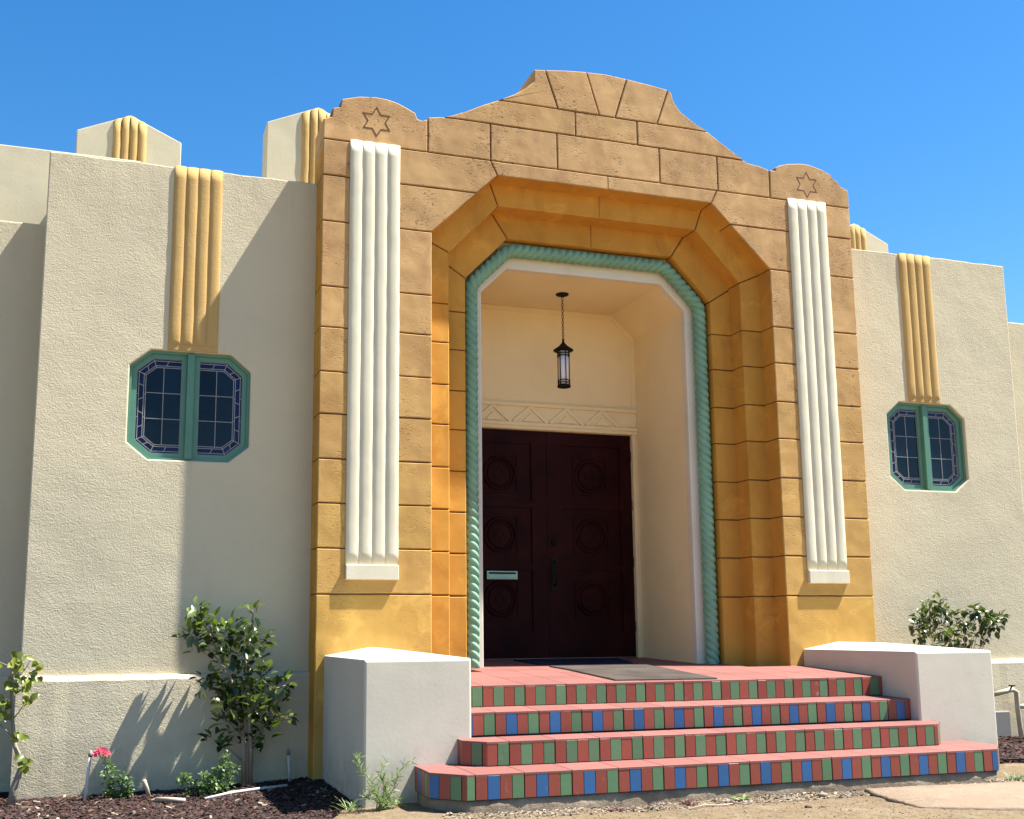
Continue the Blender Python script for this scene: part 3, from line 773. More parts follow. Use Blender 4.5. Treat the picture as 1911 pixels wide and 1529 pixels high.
# doors
mid = 0.028; yd = YB + 0.055
for s in (-1, 1):
    x0, x1 = (DX0 + 0.004, mid - 0.004) if s < 0 else (mid + 0.004, DX1 - 0.008)
    d_ = obj('door', *box(x0, x1, yd, yd + 0.05, DZ0 + 0.008, DZ1 - 0.006), M['door'], B)
    tag(d_, 'dark red wooden door leaf with three carved round panels')
    st = 0.125; pw0, pw1 = x0 + st + (0.03 if s > 0 else 0), x1 - st - (0.03 if s < 0 else 0)
    zs = [0.30, 0.93, 1.53, 2.13]
    # stiles and rails stand proud of the panels
    for (a0, a1, b0, b1) in [(x0, pw0, DZ0 + .008, DZ1 - .006), (pw1, x1, DZ0 + .008, DZ1 - .006)]:
        obj('stile', *box(a0, a1, yd - 0.022, yd + 0.01, b0, b1), M['door'], d_)
    for (b0, b1) in [(DZ0 + .008, zs[0])] + [(z - 0.03, z + 0.03) for z in zs[1:3]] + [(zs[3], DZ1 - .006)]:
        obj('rail', *box(pw0, pw1, yd - 0.020, yd + 0.01, b0, b1), M['door'], d_)
    for i in range(3):
        zc = (zs[i] + zs[i + 1]) / 2; xc = (pw0 + pw1) / 2; h = 0.19
        V, F = join(*[box(xc - h, xc + h, yd - 0.012, yd, zc - h, zc - h + 0.02), box(xc - h, xc + h, yd - 0.012, yd, zc + h - 0.02, zc + h),
                      box(xc - h, xc - h + 0.02, yd - 0.011, yd, zc - h + .02, zc + h - .02), box(xc + h - 0.02, xc + h, yd - 0.011, yd, zc - h + .02, zc + h - .02)])
        obj('panel_moulding', V, F, M['door'], d_)
        V, F = join(torus_xz(xc, yd - 0.006, zc, 0.158, 0.017), torus_xz(xc, yd - 0.004, zc, 0.12, 0.011))
        obj('medallion_ring', V, F, M['door'], d_, True)
        for r_ in (0.0, math.pi):
            t3 = [(xc + 0.085 * math.cos(math.pi / 2 + r_ + k * 2 * math.pi / 3), zc + 0.085 * math.sin(math.pi / 2 + r_ + k * 2 * math.pi / 3)) for k in range(3)]
            V, F = prism_holes(t3, [inset(t3, 0.014)], yd - 0.010 + 0.002 * (r_ > 0), yd); obj('carved_triangle', V, F, M['door'], d_)
    if s > 0:
        V, F = lathe(0, 0, [(0.034, -0.001), (0.034, 0.006), (0.018, 0.012), (0.018, 0.03)], 16)
        V = [(x0 + 0.06 + a, yd - 0.022 - c, 1.16 + b_) for a, b_, c in V]; obj('lock', V, F, M['black'], d_, True)
        obj('handle_plate', *box(x0 + 0.03, x0 + 0.09, yd - 0.03, yd - 0.02, 0.70, 1.02), M['black'], d_)
        V, F = tube([(x0 + 0.06, yd - 0.028, 0.98), (x0 + 0.06, yd - 0.075, 0.96), (x0 + 0.06, yd - 0.085, 0.86), (x0 + 0.06, yd - 0.075, 0.76), (x0 + 0.06, yd - 0.028, 0.74)], 0.011, 8)
        obj('handle', V, F, M['black'], d_, True)
        for z in (0.35, 0.98, 1.55, 2.05):
            obj('hinge', *box(x1 - 0.004, x1 + 0.016, yd - 0.032, yd - 0.012, z - 0.05, z + 0.05), M['rust'], d_)
    else:
        sx0, sx1 = pw0 + 0.17, pw1 + 0.005
        ms = obj('mail_slot', *box(-0.600, -0.292, yd - 0.030, yd - 0.016, 0.802, 0.880), M['brass'], d_)
        obj('slot_flap', *box(-0.582, -0.310, yd - 0.038, yd - 0.028, 0.816, 0.846), M['brass'], d_)
        obj('slot_flap', *box(-0.582, -0.310, yd - 0.036, yd - 0.028, 0.852, 0.868), M['black'], d_)
obj('threshold', *box(DX0, DX1, YB - 0.01, YB + 0.15, 0.0, DZ0 + 0.004), M['black'], B)

# ---------------------------------------------------------------- cheek walls of the stair
for s, lab in ((-1, 'white plaster cheek wall of the stair, with a feathery weed at its foot'), (1, 'white plaster cheek wall of the stair, in front of a dark leafy shrub')):
    xa, xb = s * 2.442, s * 1.737; yf = -1.425; xm = (xa + xb) / 2
    zc = 0.140; zr = 0.200
    V = [(xa, 0.005, ZB), (xb, 0.005, ZB), (xb, yf, ZB), (xa, yf, ZB), (xa, 0.005, zc), (xb, 0.005, zc), (xb, yf, zc), (xa, yf, zc), (xm, 0.005, zr), (xm, -0.62, zr - 0.004), (xm, yf, zc)]
    F = [(0, 3, 7, 4), (1, 5, 6, 2), (3, 2, 6, 10, 7), (0, 4, 8, 5, 1), (4, 7, 9, 8), (8, 9, 6, 5), (7, 10, 9), (10, 6, 9), (0, 1, 2, 3)]
    o = obj('cheek_wall', V, F, M['white']); bevel(o, 0.016, 3); tag(o, lab, 'cheek wall', 'cheek walls of the stair')

# ---------------------------------------------------------------- staircase
ST = empty('staircase', (0, -1.0, -0.76), 'four tiled steps with red, green and blue risers and a salmon pink landing', 'stairs')
# (front Y, tile top z, tile bottom z, first joint X, half width, chamfer end, colours)
STEPS = [(-1.025, -0.062, -0.196, -1.530, 1.735, None, 'rgrg'), (-1.333, -0.217, -0.358, -1.548, 1.735, None, 'rbrg'),
         (-1.640, -0.375, -0.515, -1.561, 1.707, (1.835, -1.515), 'rgrg'), (-1.947, -0.528, -0.668, -1.885, 1.937, (2.115, -1.765), 'rbrg')]
PIT = 0.308; TW = PIT / 4
TM = {'r': M['red_t'], 'g': M['green_t'], 'b': M['blue_t']}
def rtile_mesh(wd, h):
    b = 0.0022; x = wd / 2
    V = [(-x + b, -0.0, b), (x - b, 0, b), (x - b, 0, h - b), (-x + b, 0, h - b), (-x, b, 0), (x, b, 0), (x, b, h), (-x, b, h), (-x, 0.014, 0), (x, 0.014, 0), (x, 0.014, h), (-x, 0.014, h)]
    F = [(0, 1, 2, 3)] + [(i + 4, (i + 1) % 4 + 4, (i + 1) % 4, i) for i in range(4)] + [(i + 8, (i + 1) % 4 + 8, (i + 1) % 4 + 4, i + 4) for i in range(4)]
    return V, F
RT = {}
def riser_tile(parent, ch, wd, h, origin, rz):
    key = (ch, round(wd, 4), round(h, 4))
    if key not in RT:
        V, F = rtile_mesh(wd, h)
        RT[key] = obj('riser_tile', V, F, TM[ch], parent, origin=(0, 0, 0), flip_fix=False)
        o = RT[key]; ORG[o] = Vector(origin); o.location = Vector(origin) - ORG[parent]
    else: o = share(RT[key], parent, origin)
    o.rotation_euler = (0, 0, rz + random.uniform(-.004, .004))
    o.location.y += random.uniform(-.0012, .0012)
    return o
def riser_run(parent, a, b, zt, zb, phase, pat, first_joint=None):
    """tiles along the line a->b (plan), facing the camera side; first_joint: distance of a 4-tile joint from a"""
    a, b = Vector(a), Vector(b); L_ = (b - a).length; d_ = (b - a) / L_; rz = math.atan2(d_.y, d_.x)
    fj = first_joint % PIT; k0 = -4; edges = []
    s_ = fj - PIT
    i = 0
    while s_ < L_:
        for j in range(4):
            e0 = s_ + j * TW; e1 = e0 + TW
            g0 = 0.0036 if j == 0 else 0.0012; g1 = 0.0036 if j == 3 else 0.0012
            e0 += g0; e1 -= g1
            c0, c1 = max(e0, 0.001), min(e1, L_ - 0.001)
            if c1 - c0 > 0.008:
                cc = a + d_ * (c0 + c1) / 2
                riser_tile(parent, pat[j], c1 - c0, zt - zb - 0.002, (cc.x, cc.y, zb + 0.001), rz)
        s_ += PIT
def tread_tile(parent, poly, zf, name='tread_tile', th=0.014, b=0.0015):
    q = inset(poly, 0.0024)
    if area2(q) <= 1e-4: return
    if area2(q) < 0: q = q[::-1]
    n_ = len(q); q2 = inset(q, b)
    V = [(x, y, zf(y)) for x, y in q2] + [(x, y, zf(y) - b) for x, y in q] + [(x, y, zf(y) - th) for x, y in q]
    F = [tuple(range(n_))]
    for k in (0, 1):
        for i in range(n_):
            j = (i + 1) % n_; F.append((k * n_ + j, k * n_ + i, (k + 1) * n_ + i, (k + 1) * n_ + j))
    F.append(tuple(range(3 * n_ - 1, 2 * n_ - 1, -1)))
    obj(name, V, F, M['pink'], parent)
for k, (yf, zt, zb, x0, hw, chf, pat) in enumerate(STEPS):
    zfront = zt + 0.008
    zback = (STEPS[k - 1][2] - 0.002) if k else None
    yback = STEPS[k - 1][0] if k else 0.0
    if k == 0: zf = lambda y: -0.054 + (y + 1.025) * (0.0515 if y < 0 else 0.0515)
    else: zf = (lambda a, b_, c, d2: (lambda y: a + (y - b_) * (c - a) / (d2 - b_) if y < d2 else c))(zfront, yf, zback, yback)
    fp = [(-hw, yf), (hw, yf)]
    if chf: fp += [chf, (chf[0], -1.40), (-chf[0], -1.40), (-chf[0], chf[1])]
    else: fp += [(hw, -0.9 if k else 0.004), (-hw, -0.9 if k else 0.004)]
    # grout core, set back 6 mm behind the tiles
    core = inset(fp, 0.007); n_ = len(core)
    ztop = zfront - 0.012
    V = [(x, y, zb - (0.003 if k == 3 else 0.02)) for x, y in core] + [(x, y, (zf(y) - 0.008)) for x, y in core]
    F = [tuple(range(n_)), tuple(range(2 * n_ - 1, n_ - 1, -1))] + [(i, (i + 1) % n_, n_ + (i + 1) % n_, n_ + i) for i in range(n_)]
    sp = obj('step', V, F, M['grout'], ST)
    riser_run(sp, (-hw, yf), (hw, yf), zt, zb, 0, pat, x0 + hw)
    if chf:
        L_ = math.hypot(chf[0] - hw, chf[1] - yf)
        riser_run(sp, (-chf[0], chf[1]), (-hw, yf), zt, zb, 0, pat, L_ - 0.035)
        riser_run(sp, (-chf[0], -1.43), (-chf[0], chf[1]), zt, zb, 0, pat, 0.30)
        riser_run(sp, (hw, yf), (chf[0], chf[1]), zt, zb, 0, pat, 0.05)
        riser_run(sp, (chf[0], chf[1]), (chf[0], -1.43), zt, zb, 0, pat, 0.02)
    # tread tiles
    region = inset(fp, -0.003)
    rows = [(yf - 0.01, yback + 0.012)] if k else [(-1.04, -0.717), (-0.717, -0.409), (-0.409, -0.101), (-0.101, 0.006)]
    if chf: rows = [(yf - 0.01, yback - 0.001), (yback - 0.001, -1.30)]
    for ri, (ya, yb_) in enumerate(rows):
        i = -3
        while True:
            xa = x0 + (i * PIT) + (0.0 if ri % 2 == 0 else 0.0); xb = xa + PIT; i += 1
            if xa > 2.3: break
            if xb < -2.3: continue
            if ri == 1 and chf and xb < STEPS[k - 1][4] and xa > -STEPS[k - 1][4]: continue
            q = clip(clip(clip(clip(region, -1, 0, -xa), 1, 0, xb), 0, -1, -ya), 0, 1, yb_)
            q = [q[t] for t in range(len(q)) if (Vector(q[t]) - Vector(q[t - 1])).length > 0.003] if len(q) >= 3 else []
            if len(q) >= 3 and abs(area2(q)) > 6e-4: tread_tile(sp, q, zf)
# landing inside the vestibule
lin = lambda y: -0.0012 + y * 0.030
ft = obj('vestibule_floor', *box(-1.6, 1.6, -0.05, 1.75, -0.3, -0.012), M['grout'], ST)
y = 0.012
while y < 1.6:
    x = -1.53 - PIT
    while x < 1.6:
        q = [(max(x, -1.19), y), (min(x + PIT, 1.19), y), (min(x + PIT, 1.19), min(y + PIT, 1.62)), (max(x, -1.19), min(y + PIT, 1.62))]
        if q[1][0] - q[0][0] > 0.02: tread_tile(ft, q, lin, 'floor_tile', 0.06)
        x += PIT
    y += PIT
# rough concrete footing under the lowest riser
fpts = [(-1.92, -1.935), (1.92, -1.935), (2.095, -1.755), (2.095, -1.30), (-2.095, -1.30), (-2.095, -1.755)]
V = []; F = []; ring = []
for i in range(6):
    a, b_ = Vector(fpts[i]), Vector(fpts[(i + 1) % 6]); k = max(1, int((b_ - a).length / 0.06))
    for j in range(k):
        p = a.lerp(b_, j / k); ring.append(p)
zl = [-0.672, -0.71, -0.76, -0.95]
for z in zl:
    for p in ring:
        o = 0.012 * noise.noise(Vector((p.x * 8, p.y * 8, z * 20))); V.append((p.x + o, p.y + o - (0.006 if z < -0.7 else 0), z))
n_ = len(ring)
for r in range(3):
    for i in range(n_): F.append((r * n_ + i, r * n_ + (i + 1) % n_, (r + 1) * n_ + (i + 1) % n_, (r + 1) * n_ + i))
F.append(tuple(range(n_)))
obj('footing', V, F, M['concrete'], ST, True)

# ---------------------------------------------------------------- mats
def flatmat(name, poly, zf, mat, lab, th=0.012):
    q = poly if area2(poly) > 0 else poly[::-1]; n_ = len(q); q2 = inset(q, 0.004)
    V = [(x, y, zf(y) + th) for x, y in q2] + [(x, y, zf(y) + th - 0.004) for x, y in q] + [(x, y, zf(y) + 0.0005) for x, y in q]
    F = [tuple(range(n_))] + [(k * n_ + (i + 1) % n_, k * n_ + i, (k + 1) * n_ + i, (k + 1) * n_ + (i + 1) % n_) for k in (0, 1) for i in range(n_)]
    F.append(tuple(range(3 * n_ - 1, 2 * n_ - 1, -1)))
    return tag(obj(name, V, F, mat), lab, 'mat')
zl0 = lambda y: -0.054 + (y + 1.025) * 0.0515 if y < 0.012 else lin(y)
def subdiv(p, k=6):
    out = []
    for i in range(len(p)):
        a, b_ = Vector(p[i]), Vector(p[(i + 1) % len(p)])
        for j in range(k): out.append(tuple(a.lerp(b_, j / k)))
    return out
flatmat('door_mat', [(-0.486, -0.925), (0.318, -0.975), (0.375, 0.012), (0.41, 0.38), (-0.461, 0.42), (-0.472, 0.012)], zl0, M['mat'], 'grey brown coir mat lying on the sunlit pink landing')
flatmat('door_mat', [(-0.45, 0.70), (0.45, 0.70), (0.62, 1.36), (-0.44, 1.36)], lin, M['mat2'], 'dark navy mat lying before the doors in shade')

# ---------------------------------------------------------------- hanging lantern
lx, ly = 0.0, 1.08
LT = empty('hanging_lantern', (lx, ly, 2.58), 'black cylindrical lantern with frosted glass hanging on a chain before the doors', 'lantern')
obj('canopy', *lathe(lx, ly, [(0.062, 3.503), (0.062, 3.492), (0.03, 3.478), (0.008, 3.472)], 24), M['black'], LT, True)
z = 3.468; i = 0
while z > 3.045:
    V = []; F = []
    sg, rs = 10, 5
    for a in range(sg):
        t = 2 * math.pi * a / sg; c0 = Vector((0.009 * math.cos(t), 0, 0.018 * math.sin(t)))
        nr = Vector((math.cos(t), 0, math.sin(t)))
        for k in range(rs):
            b_ = 2 * math.pi * k / rs; p = c0 + nr * (0.0035 * math.cos(b_)) + Vector((0, 0.0035 * math.sin(b_), 0))
            if i % 2: p = Vector((p.y, p.x, p.z))
            V.append((lx + p.x, ly + p.y, z - 0.016 + p.z))
    for a in range(sg):
        for k in range(rs): F.append((a * rs + k, ((a + 1) % sg) * rs + k, ((a + 1) % sg) * rs + (k + 1) % rs, a * rs + (k + 1) % rs))
    obj('chain_link', V, F, M['rust'], LT, True); z -= 0.029; i += 1
obj('roof', *lathe(lx, ly, [(0.006, 3.06), (0.010, 3.03), (0.022, 3.01), (0.050, 2.982), (0.094, 2.952), (0.097, 2.944), (0.090, 2.938), (0.05, 2.936)], 28), M['black'], LT, True)
obj('glass', *lathe(lx, ly, [(0.046, 2.936), (0.046, 2.605)], 24), M['frost'], LT, True)
for z, r in ((2.915, 0.058), (2.892, 0.060), (2.650, 0.060), (2.628, 0.058)):
    obj('band', *lathe(lx, ly, [(r, z + 0.004), (r + 0.004, z), (r, z - 0.004), (r - 0.004, z)], 24), M['black'], LT, True)
obj('bottom_ring', *lathe(lx, ly, [(0.055, 2.612), (0.064, 2.606), (0.064, 2.588), (0.052, 2.584), (0.048, 2.590)], 24), M['black'], LT, True)
for k in range(6):
    a = math.pi / 6 + k * math.pi / 3; x, y = lx + 0.054 * math.cos(a), ly + 0.054 * math.sin(a)
    obj('bar', *tube([(x, y, 2.60), (x, y, 2.945)], 0.0045, 6), M['black'], LT)

# ---------------------------------------------------------------- plants
class Leaves:
    def __init__(s): s.V = []; s.F = []; s.T = []
    def leaf(s, p, d, up, ln, wd, tint, fold=0.25, droop=0.15):
        d = d.normalized(); side = d.cross(up)
        if side.length < 1e-3: side = d.cross(Vector((1, 0.2, 0)))
        side.normalize(); nn = side.cross(d).normalized(); n0 = len(s.V)
        def P(t, k): return p + d * (ln * t) + side * (wd * k) + nn * (wd * fold * abs(k) * 2 - ln * droop * t * t)
        s.V += [P(0, 0), P(0.3, -0.42), P(0.3, 0), P(0.3, 0.42), P(0.65, -0.40), P(0.65, 0), P(0.65, 0.40), P(1, 0)]
        for f in ((0, 2, 1), (0, 3, 2), (1, 2, 5, 4), (2, 3, 6, 5), (4, 5, 7), (5, 6, 7)): s.F.append(tuple(i + n0 for i in f))
        s.T += [tint] * 8
    def build(s, name, mat, parent, kind='stuff', smooth=True):
        o = obj(name, s.V, s.F, mat, parent, smooth, flip_fix=False)
        a = o.data.attributes.new('tint', 'FLOAT', 'POINT'); a.data.foreach_set('value', s.T)
        if kind: o['kind'] = kind
        return o
def rv(a=1.0): return Vector((random.gauss(0, 1), random.gauss(0, 1), random.gauss(0, 1))).normalized() * a
def clump(L, c, r, n_, ln, wd, tl=(0, 1), upb=0.25, flat=0.6):
    for _ in range(n_):
        o = rv(r * random.random() ** 0.45); o.y *= flat
        d = (o.normalized() * 0.8 + rv(0.6) + Vector((0, 0, upb)))
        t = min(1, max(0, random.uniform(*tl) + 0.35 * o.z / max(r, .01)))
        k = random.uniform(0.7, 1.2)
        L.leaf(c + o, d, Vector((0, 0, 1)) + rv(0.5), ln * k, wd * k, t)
def wig(a, b, n_=5, amt=0.012):
    a, b = Vector(a), Vector(b); return [a.lerp(b, i / n_) + (rv(amt) if 0 < i < n_ else Vector()) for i in range(n_ + 1)]

# camellia by the wall
YC = 0.06
base = px(462, 1470, YC); base.z = gz(base.x, base.y) - 0.01
CT = empty('camellia_tree', base, 'small glossy leaved camellia tree with twin stems beside the ochre portal', 'tree')
stems = []
for (pp) in ([(455, 1468), (456, 1400), (452, 1345), (440, 1300), (425, 1250), (405, 1215), (390, 1180), (372, 1150)], [(468, 1468), (467, 1400), (466, 1340), (464, 1290), (462, 1250), (458, 1228), (465, 1190), (472, 1150)],
             [(466, 1330), (490, 1300), (512, 1285), (535, 1278)], [(462, 1250), (480, 1215), (478, 1200)], [(456, 1380), (425, 1345), (405, 1325)], [(467, 1390), (490, 1360), (520, 1345)], [(440, 1300), (415, 1285), (395, 1275)], [(425, 1250), (390, 1213), (355, 1200)], [(462, 1255), (475, 1225), (485, 1225)], [(458, 1425), (430, 1400), (408, 1392)]):
    q = [px(u, v_, YC + 0.03 * math.sin(u * 0.7) * (0 if v_ > 1440 else 1)) + rv(0.004) for u, v_ in pp]; stems.append(q)
parts = []
for i, q in enumerate(stems):
    r0, r1 = (0.020, 0.005) if i < 2 else (0.007, 0.003)
    parts.append(tube(q, [r0 + (r1 - r0) * j / (len(q) - 1) for j in range(len(q))], 7))
L = Leaves()
allp = [p for q in stems for p in q]
cl = [(367, 1138, .05, 9), (360, 1150, .04, 5), (382, 1160, .05, 6), (470, 1138, .045, 6), (476, 1150, .03, 3), (405, 1155, .05, 6), (430, 1165, .06, 8), (360, 1180, .07, 14), (345, 1192, .05, 8), (388, 1180, .08, 18), (415, 1188, .08, 18), (440, 1185, .07, 14), (465, 1192, .07, 14), (480, 1185, .05, 8),
      (360, 1212, .06, 10), (392, 1206, .07, 12), (430, 1208, .07, 12), (468, 1208, .06, 10), (492, 1195, .045, 6), (480, 1228, .055, 10), (412, 1240, .05, 8), (435, 1232, .04, 5), (385, 1262, .06, 10), (400, 1255, .06, 8), (412, 1275, .07, 14), (438, 1262, .06, 10), (455, 1272, .07, 12), (480, 1255, .06, 9), (490, 1268, .06, 9),
      (420, 1295, .08, 18), (445, 1300, .09, 22), (470, 1298, .09, 22), (495, 1300, .08, 16), (520, 1283, .07, 14), (538, 1275, .05, 8), (378, 1285, .04, 5), (520, 1308, .06, 10), (425, 1318, .08, 14), (452, 1325, .09, 20), (480, 1328, .08, 16), (505, 1325, .06, 9), (530, 1338, .05, 8), (538, 1340, .03, 3), (415, 1345, .05, 7), (455, 1350, .08, 14), (485, 1352, .07, 12), (405, 1352, .04, 4),
      (475, 1378, .06, 9), (495, 1375, .05, 6), (440, 1365, .05, 7), (398, 1378, .045, 7), (410, 1392, .04, 6), (500, 1255, .04, 5), (372, 1168, .06, 9), (450, 1220, .05, 6)]
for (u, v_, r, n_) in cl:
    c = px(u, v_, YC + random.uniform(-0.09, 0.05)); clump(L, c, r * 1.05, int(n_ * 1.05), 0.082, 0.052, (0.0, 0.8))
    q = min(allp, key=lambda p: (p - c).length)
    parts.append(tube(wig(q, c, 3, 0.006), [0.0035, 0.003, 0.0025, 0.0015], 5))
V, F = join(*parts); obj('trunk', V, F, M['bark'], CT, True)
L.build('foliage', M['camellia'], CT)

# sapling at the far end of the wall
YS = -0.05
base = px(22, 1508, YS); base.z = gz(base.x, base.y) - 0.01
SP = empty('sapling', base, 'thin crooked grey sapling with a few yellow green leaves', 'tree')
tr = [(20, 1512), (26, 1470), (38, 1438), (40, 1425), (27, 1390), (24, 1350), (21, 1300), (22, 1260), (25, 1225)]
q = [px(u, v_, YS) for u, v_ in tr]; parts = [tube(q, [0.030, 0.024, 0.021, 0.021, 0.015, 0.012, 0.010, 0.008, 0.005], 9)]
L = Leaves()
for a, b_, lv in [((25, 1285), (62, 1222), [(40, 1240), (60, 1238)]), ((24, 1280), (72, 1250), [(68, 1265), (70, 1252)]), ((24, 1250), (-8, 1232), [(-5, 1235)]), ((26, 1340), (52, 1308), [(55, 1308), (60, 1306)]), ((25, 1345), (-12, 1330), [(0, 1318), (5, 1330), (8, 1335)]), ((26, 1380), (-10, 1340), [(-3, 1345)]), ((36, 1440), (50, 1420), [(46, 1420), (50, 1428), (42, 1415)]), ((24, 1278), (42, 1268), [(36, 1270), (48, 1275), (40, 1285), (50, 1268)]), ((25, 1230), (40, 1222), [(30, 1225), (36, 1235), (44, 1222), (28, 1240)]), ((22, 1260), (12, 1275), [(12, 1275), (18, 1278)]), ((26, 1365), (36, 1372), [(36, 1370), (34, 1376)]), ((24, 1315), (5, 1300), [(6, 1305), (2, 1312), (12, 1318)])]:
    parts.append(tube(wig(px(*a, YS), px(*b_, YS - 0.03), 3, 0.008), [0.005, 0.004, 0.003, 0.002], 5))
    for (u, v_) in lv:
        for _ in range(3):
            c = px(u, v_, YS - 0.03) + rv(0.015); L.leaf(c, rv(1) + Vector((0, -0.3, -0.6)), Vector((0, -1, 0.4)) + rv(0.4), random.uniform(.05, .075), random.uniform(.045, .06), random.random())
V, F = join(*parts); obj('trunk', V, F, M['bark'], SP, True); L.build('foliage', M['sapling'], SP)

# leafy shrub behind the far cheek wall
YR = -0.15
base = px(1790, 1300, YR); base.z = gz(base.x, base.y)
SH = empty('camellia_shrub', base, 'dark leafy shrub showing above the white cheek wall against the cream wing', 'shrub')
parts = []; L = Leaves()
cl = [(1715, 1150, .06), (1710, 1170, .05), (1725, 1165, .07), (1740, 1130, .07), (1730, 1145, .06), (1755, 1128, .06), (1765, 1140, .07), (1750, 1150, .08), (1780, 1150, .07), (1720, 1190, .07), (1745, 1180, .09), (1770, 1175, .09), (1795, 1180, .08), (1800, 1160, .06), (1775, 1195, .08), (1805, 1195, .08), (1830, 1185, .07), (1845, 1170, .07), (1825, 1160, .06), (1835, 1148, .05), (1850, 1155, .06), (1868, 1152, .03), (1858, 1168, .05), (1815, 1140, .04), (1735, 1200, .08), (1760, 1205, .08)]
for (u, v_, r) in cl:
    c = px(u, v_, YR + random.uniform(-.12, .14)); clump(L, c, r, 20, 0.068, 0.044, (0.0, 0.42), -0.1, 0.9)
    b0 = base + Vector((random.uniform(-.06, .06), 0, 0)); midp = b0.lerp(c, 0.6) + Vector(((base.x - c.x) * 0.25, 0, 0.03)) + rv(0.05)
    parts.append(tube([b0, b0.lerp(midp, .5) + rv(.01), midp, midp.lerp(c, .5) + rv(0.01), c], [0.008, 0.006, 0.004, 0.003, 0.0015], 5))
V, F = join(*parts); obj('branches', V, F, M['bark'], SH, True); L.build('foliage', M['camellia'], SH)

# rose and the small bush beside it
def small_bush(name, lab, cat, stemspx, Y, mat, ln, wd, dens, tl=(0, 1), spread=0.03):
    b = px(*stemspx[0][0], Y); b.z = gz(b.x, b.y) - 0.005
    e = empty(name, b, lab, cat); parts = []; L = Leaves()
    for st in stemspx:
        q = [px(u, v_, Y + random.uniform(-.04, .04) * (i > 0)) for i, (u, v_) in enumerate(st)]
        q[0] = b + Vector((q[0].x - b.x, 0, 0)); q = [x for a, c in zip(q[:-1], q[1:]) for x in (a, a.lerp(c, .5) + rv(.006))] + [q[-1]]
        parts.append(tube(q, [0.004 - 0.0025 * i / (len(q) - 1) for i in range(len(q))], 5))
        for i in range(1, len(q)):
            for _ in range(dens): clump(L, q[i].lerp(q[i - 1], random.random()), spread, 2, ln, wd, tl)
    V, F = join(*parts); obj('stems', V, F, M['rose'], e, True); L.build('foliage', mat, e)
    a = None
    return e
rs = small_bush('rose_bush', 'small rose bush carrying one pink bloom beside a white riser pipe', 'rose bush', [[(215, 1490), (212, 1460), (205, 1430), (192, 1412)], [(220, 1490), (228, 1465), (232, 1440)], [(212, 1490), (205, 1470), (196, 1440)], [(222, 1490), (238, 1470), (240, 1450)], [(210, 1490), (200, 1480), (205, 1462)], [(224, 1490), (236, 1482), (242, 1475)]], -0.02, M['rose'], 0.034, 0.020, 7)
L = Leaves(); fc = px(190, 1405, -0.05)
for k in range(34):
    r = 0.012 + 0.026 * (k / 34); a = k * 2.4; o = Vector((math.cos(a) * r, math.sin(a) * r * 0.7 - 0.01, 0.01 - 0.03 * (k / 34)))
    L.leaf(fc + o, Vector((o.x, o.y, 0.035 - 0.045 * k / 34)), -Vector((o.x, o.y, -0.02)), 0.034, 0.036, random.random(), 0.5, -0.1)
L.build('bloom', M['petal'], rs, None)
small_bush('low_bush', 'low light green bush in the mulch under the camellia', 'bush', [[(385, 1488), (370, 1470), (350, 1455), (335, 1452)], [(388, 1488), (385, 1465), (380, 1450)], [(392, 1488), (405, 1460), (415, 1430), (430, 1405)], [(390, 1488), (420, 1455), (440, 1430)], [(384, 1488), (365, 1480), (352, 1478)], [(394, 1488), (415, 1475), (432, 1462)], [(388, 1488), (398, 1450), (408, 1440)]], -0.10, M['rose'], 0.036, 0.024, 8, (0.1, 1.0), 0.035)
# feathery weed at the foot of the near cheek wall
b = px(702, 1540, -1.56); b.z = gz(b.x, b.y)
WD = empty('feathery_weed', b, 'tall feathery green weed at the foot of the white cheek wall', 'weed'); parts = []; L = Leaves()
for tip, n_ in (((672, 1412), 90), ((724, 1424), 80), ((774, 1418), 45), ((700, 1470), 50), ((745, 1490), 40), ((735, 1455), 45), ((690, 1490), 40), ((760, 1505), 30), ((715, 1500), 40), ((730, 1515), 40)):
    t = px(*tip, -1.53 + random.uniform(-.05, .05)); q = [b + (t - b) * (i / 6) + Vector((0.03 * math.sin(i), 0, 0.03 * math.sin(math.pi * i / 6))) for i in range(7)]; q[0] = b.copy()
    parts.append(tube(q, [0.0045, 0.004, 0.0035, 0.003, 0.0025, 0.002, 0.001], 5))
    for k in range(n_):
        s_ = 1 + 5 * random.random(); i = min(5, int(s_)); p = q[i].lerp(q[i + 1], s_ - i)
        L.leaf(p, rv(0.8) + (t - b).normalized() * 0.7, rv(1), random.uniform(.035, .065), 0.006, random.random())
V, F = join(*parts); obj('stems', V, F, M['weed'], WD, True); L.build('foliage', M['weed'], WD)
# tufts and little plants along the footing
def tuft(name, lab, cat, u, v_, Y, n_, ln, wd, mat, up=0.8, spread=0.01):
    b = px(u, v_, Y); b.z = gz(b.x, b.y) - 0.003; e = empty(name, b, lab, cat); L = Leaves()
    for _ in range(n_):
        a = random.uniform(0, 6.283); d = Vector((math.cos(a), math.sin(a), up * random.uniform(.4, 1.6)))
        L.leaf(b + Vector((random.gauss(0, spread), random.gauss(0, spread * .6), 0)), d, Vector((0, 0, 1)), ln * random.uniform(.6, 1.2), wd, random.random(), 0.3, 0.35)
    L.build('blades', mat, e); return e
tuft('spiky_plant', 'small bright green spiky plant against the lowest blue and green tiles', 'plant', 1385, 1487, -2.02, 16, 0.085, 0.014, M['weed'], 0.9)
tuft('purple_weed', 'purple leaved little weed in pale grit below the footing', 'weed', 1150, 1507, -2.08, 40, 0.05, 0.014, M['purple'], 0.6, 0.035)
tuft('purple_weed', 'purple leaved little weed touching the concrete footing, next to the spiky plant', 'weed', 1283, 1489, -2.03, 36, 0.055, 0.014, M['purple'], 0.9, 0.03)
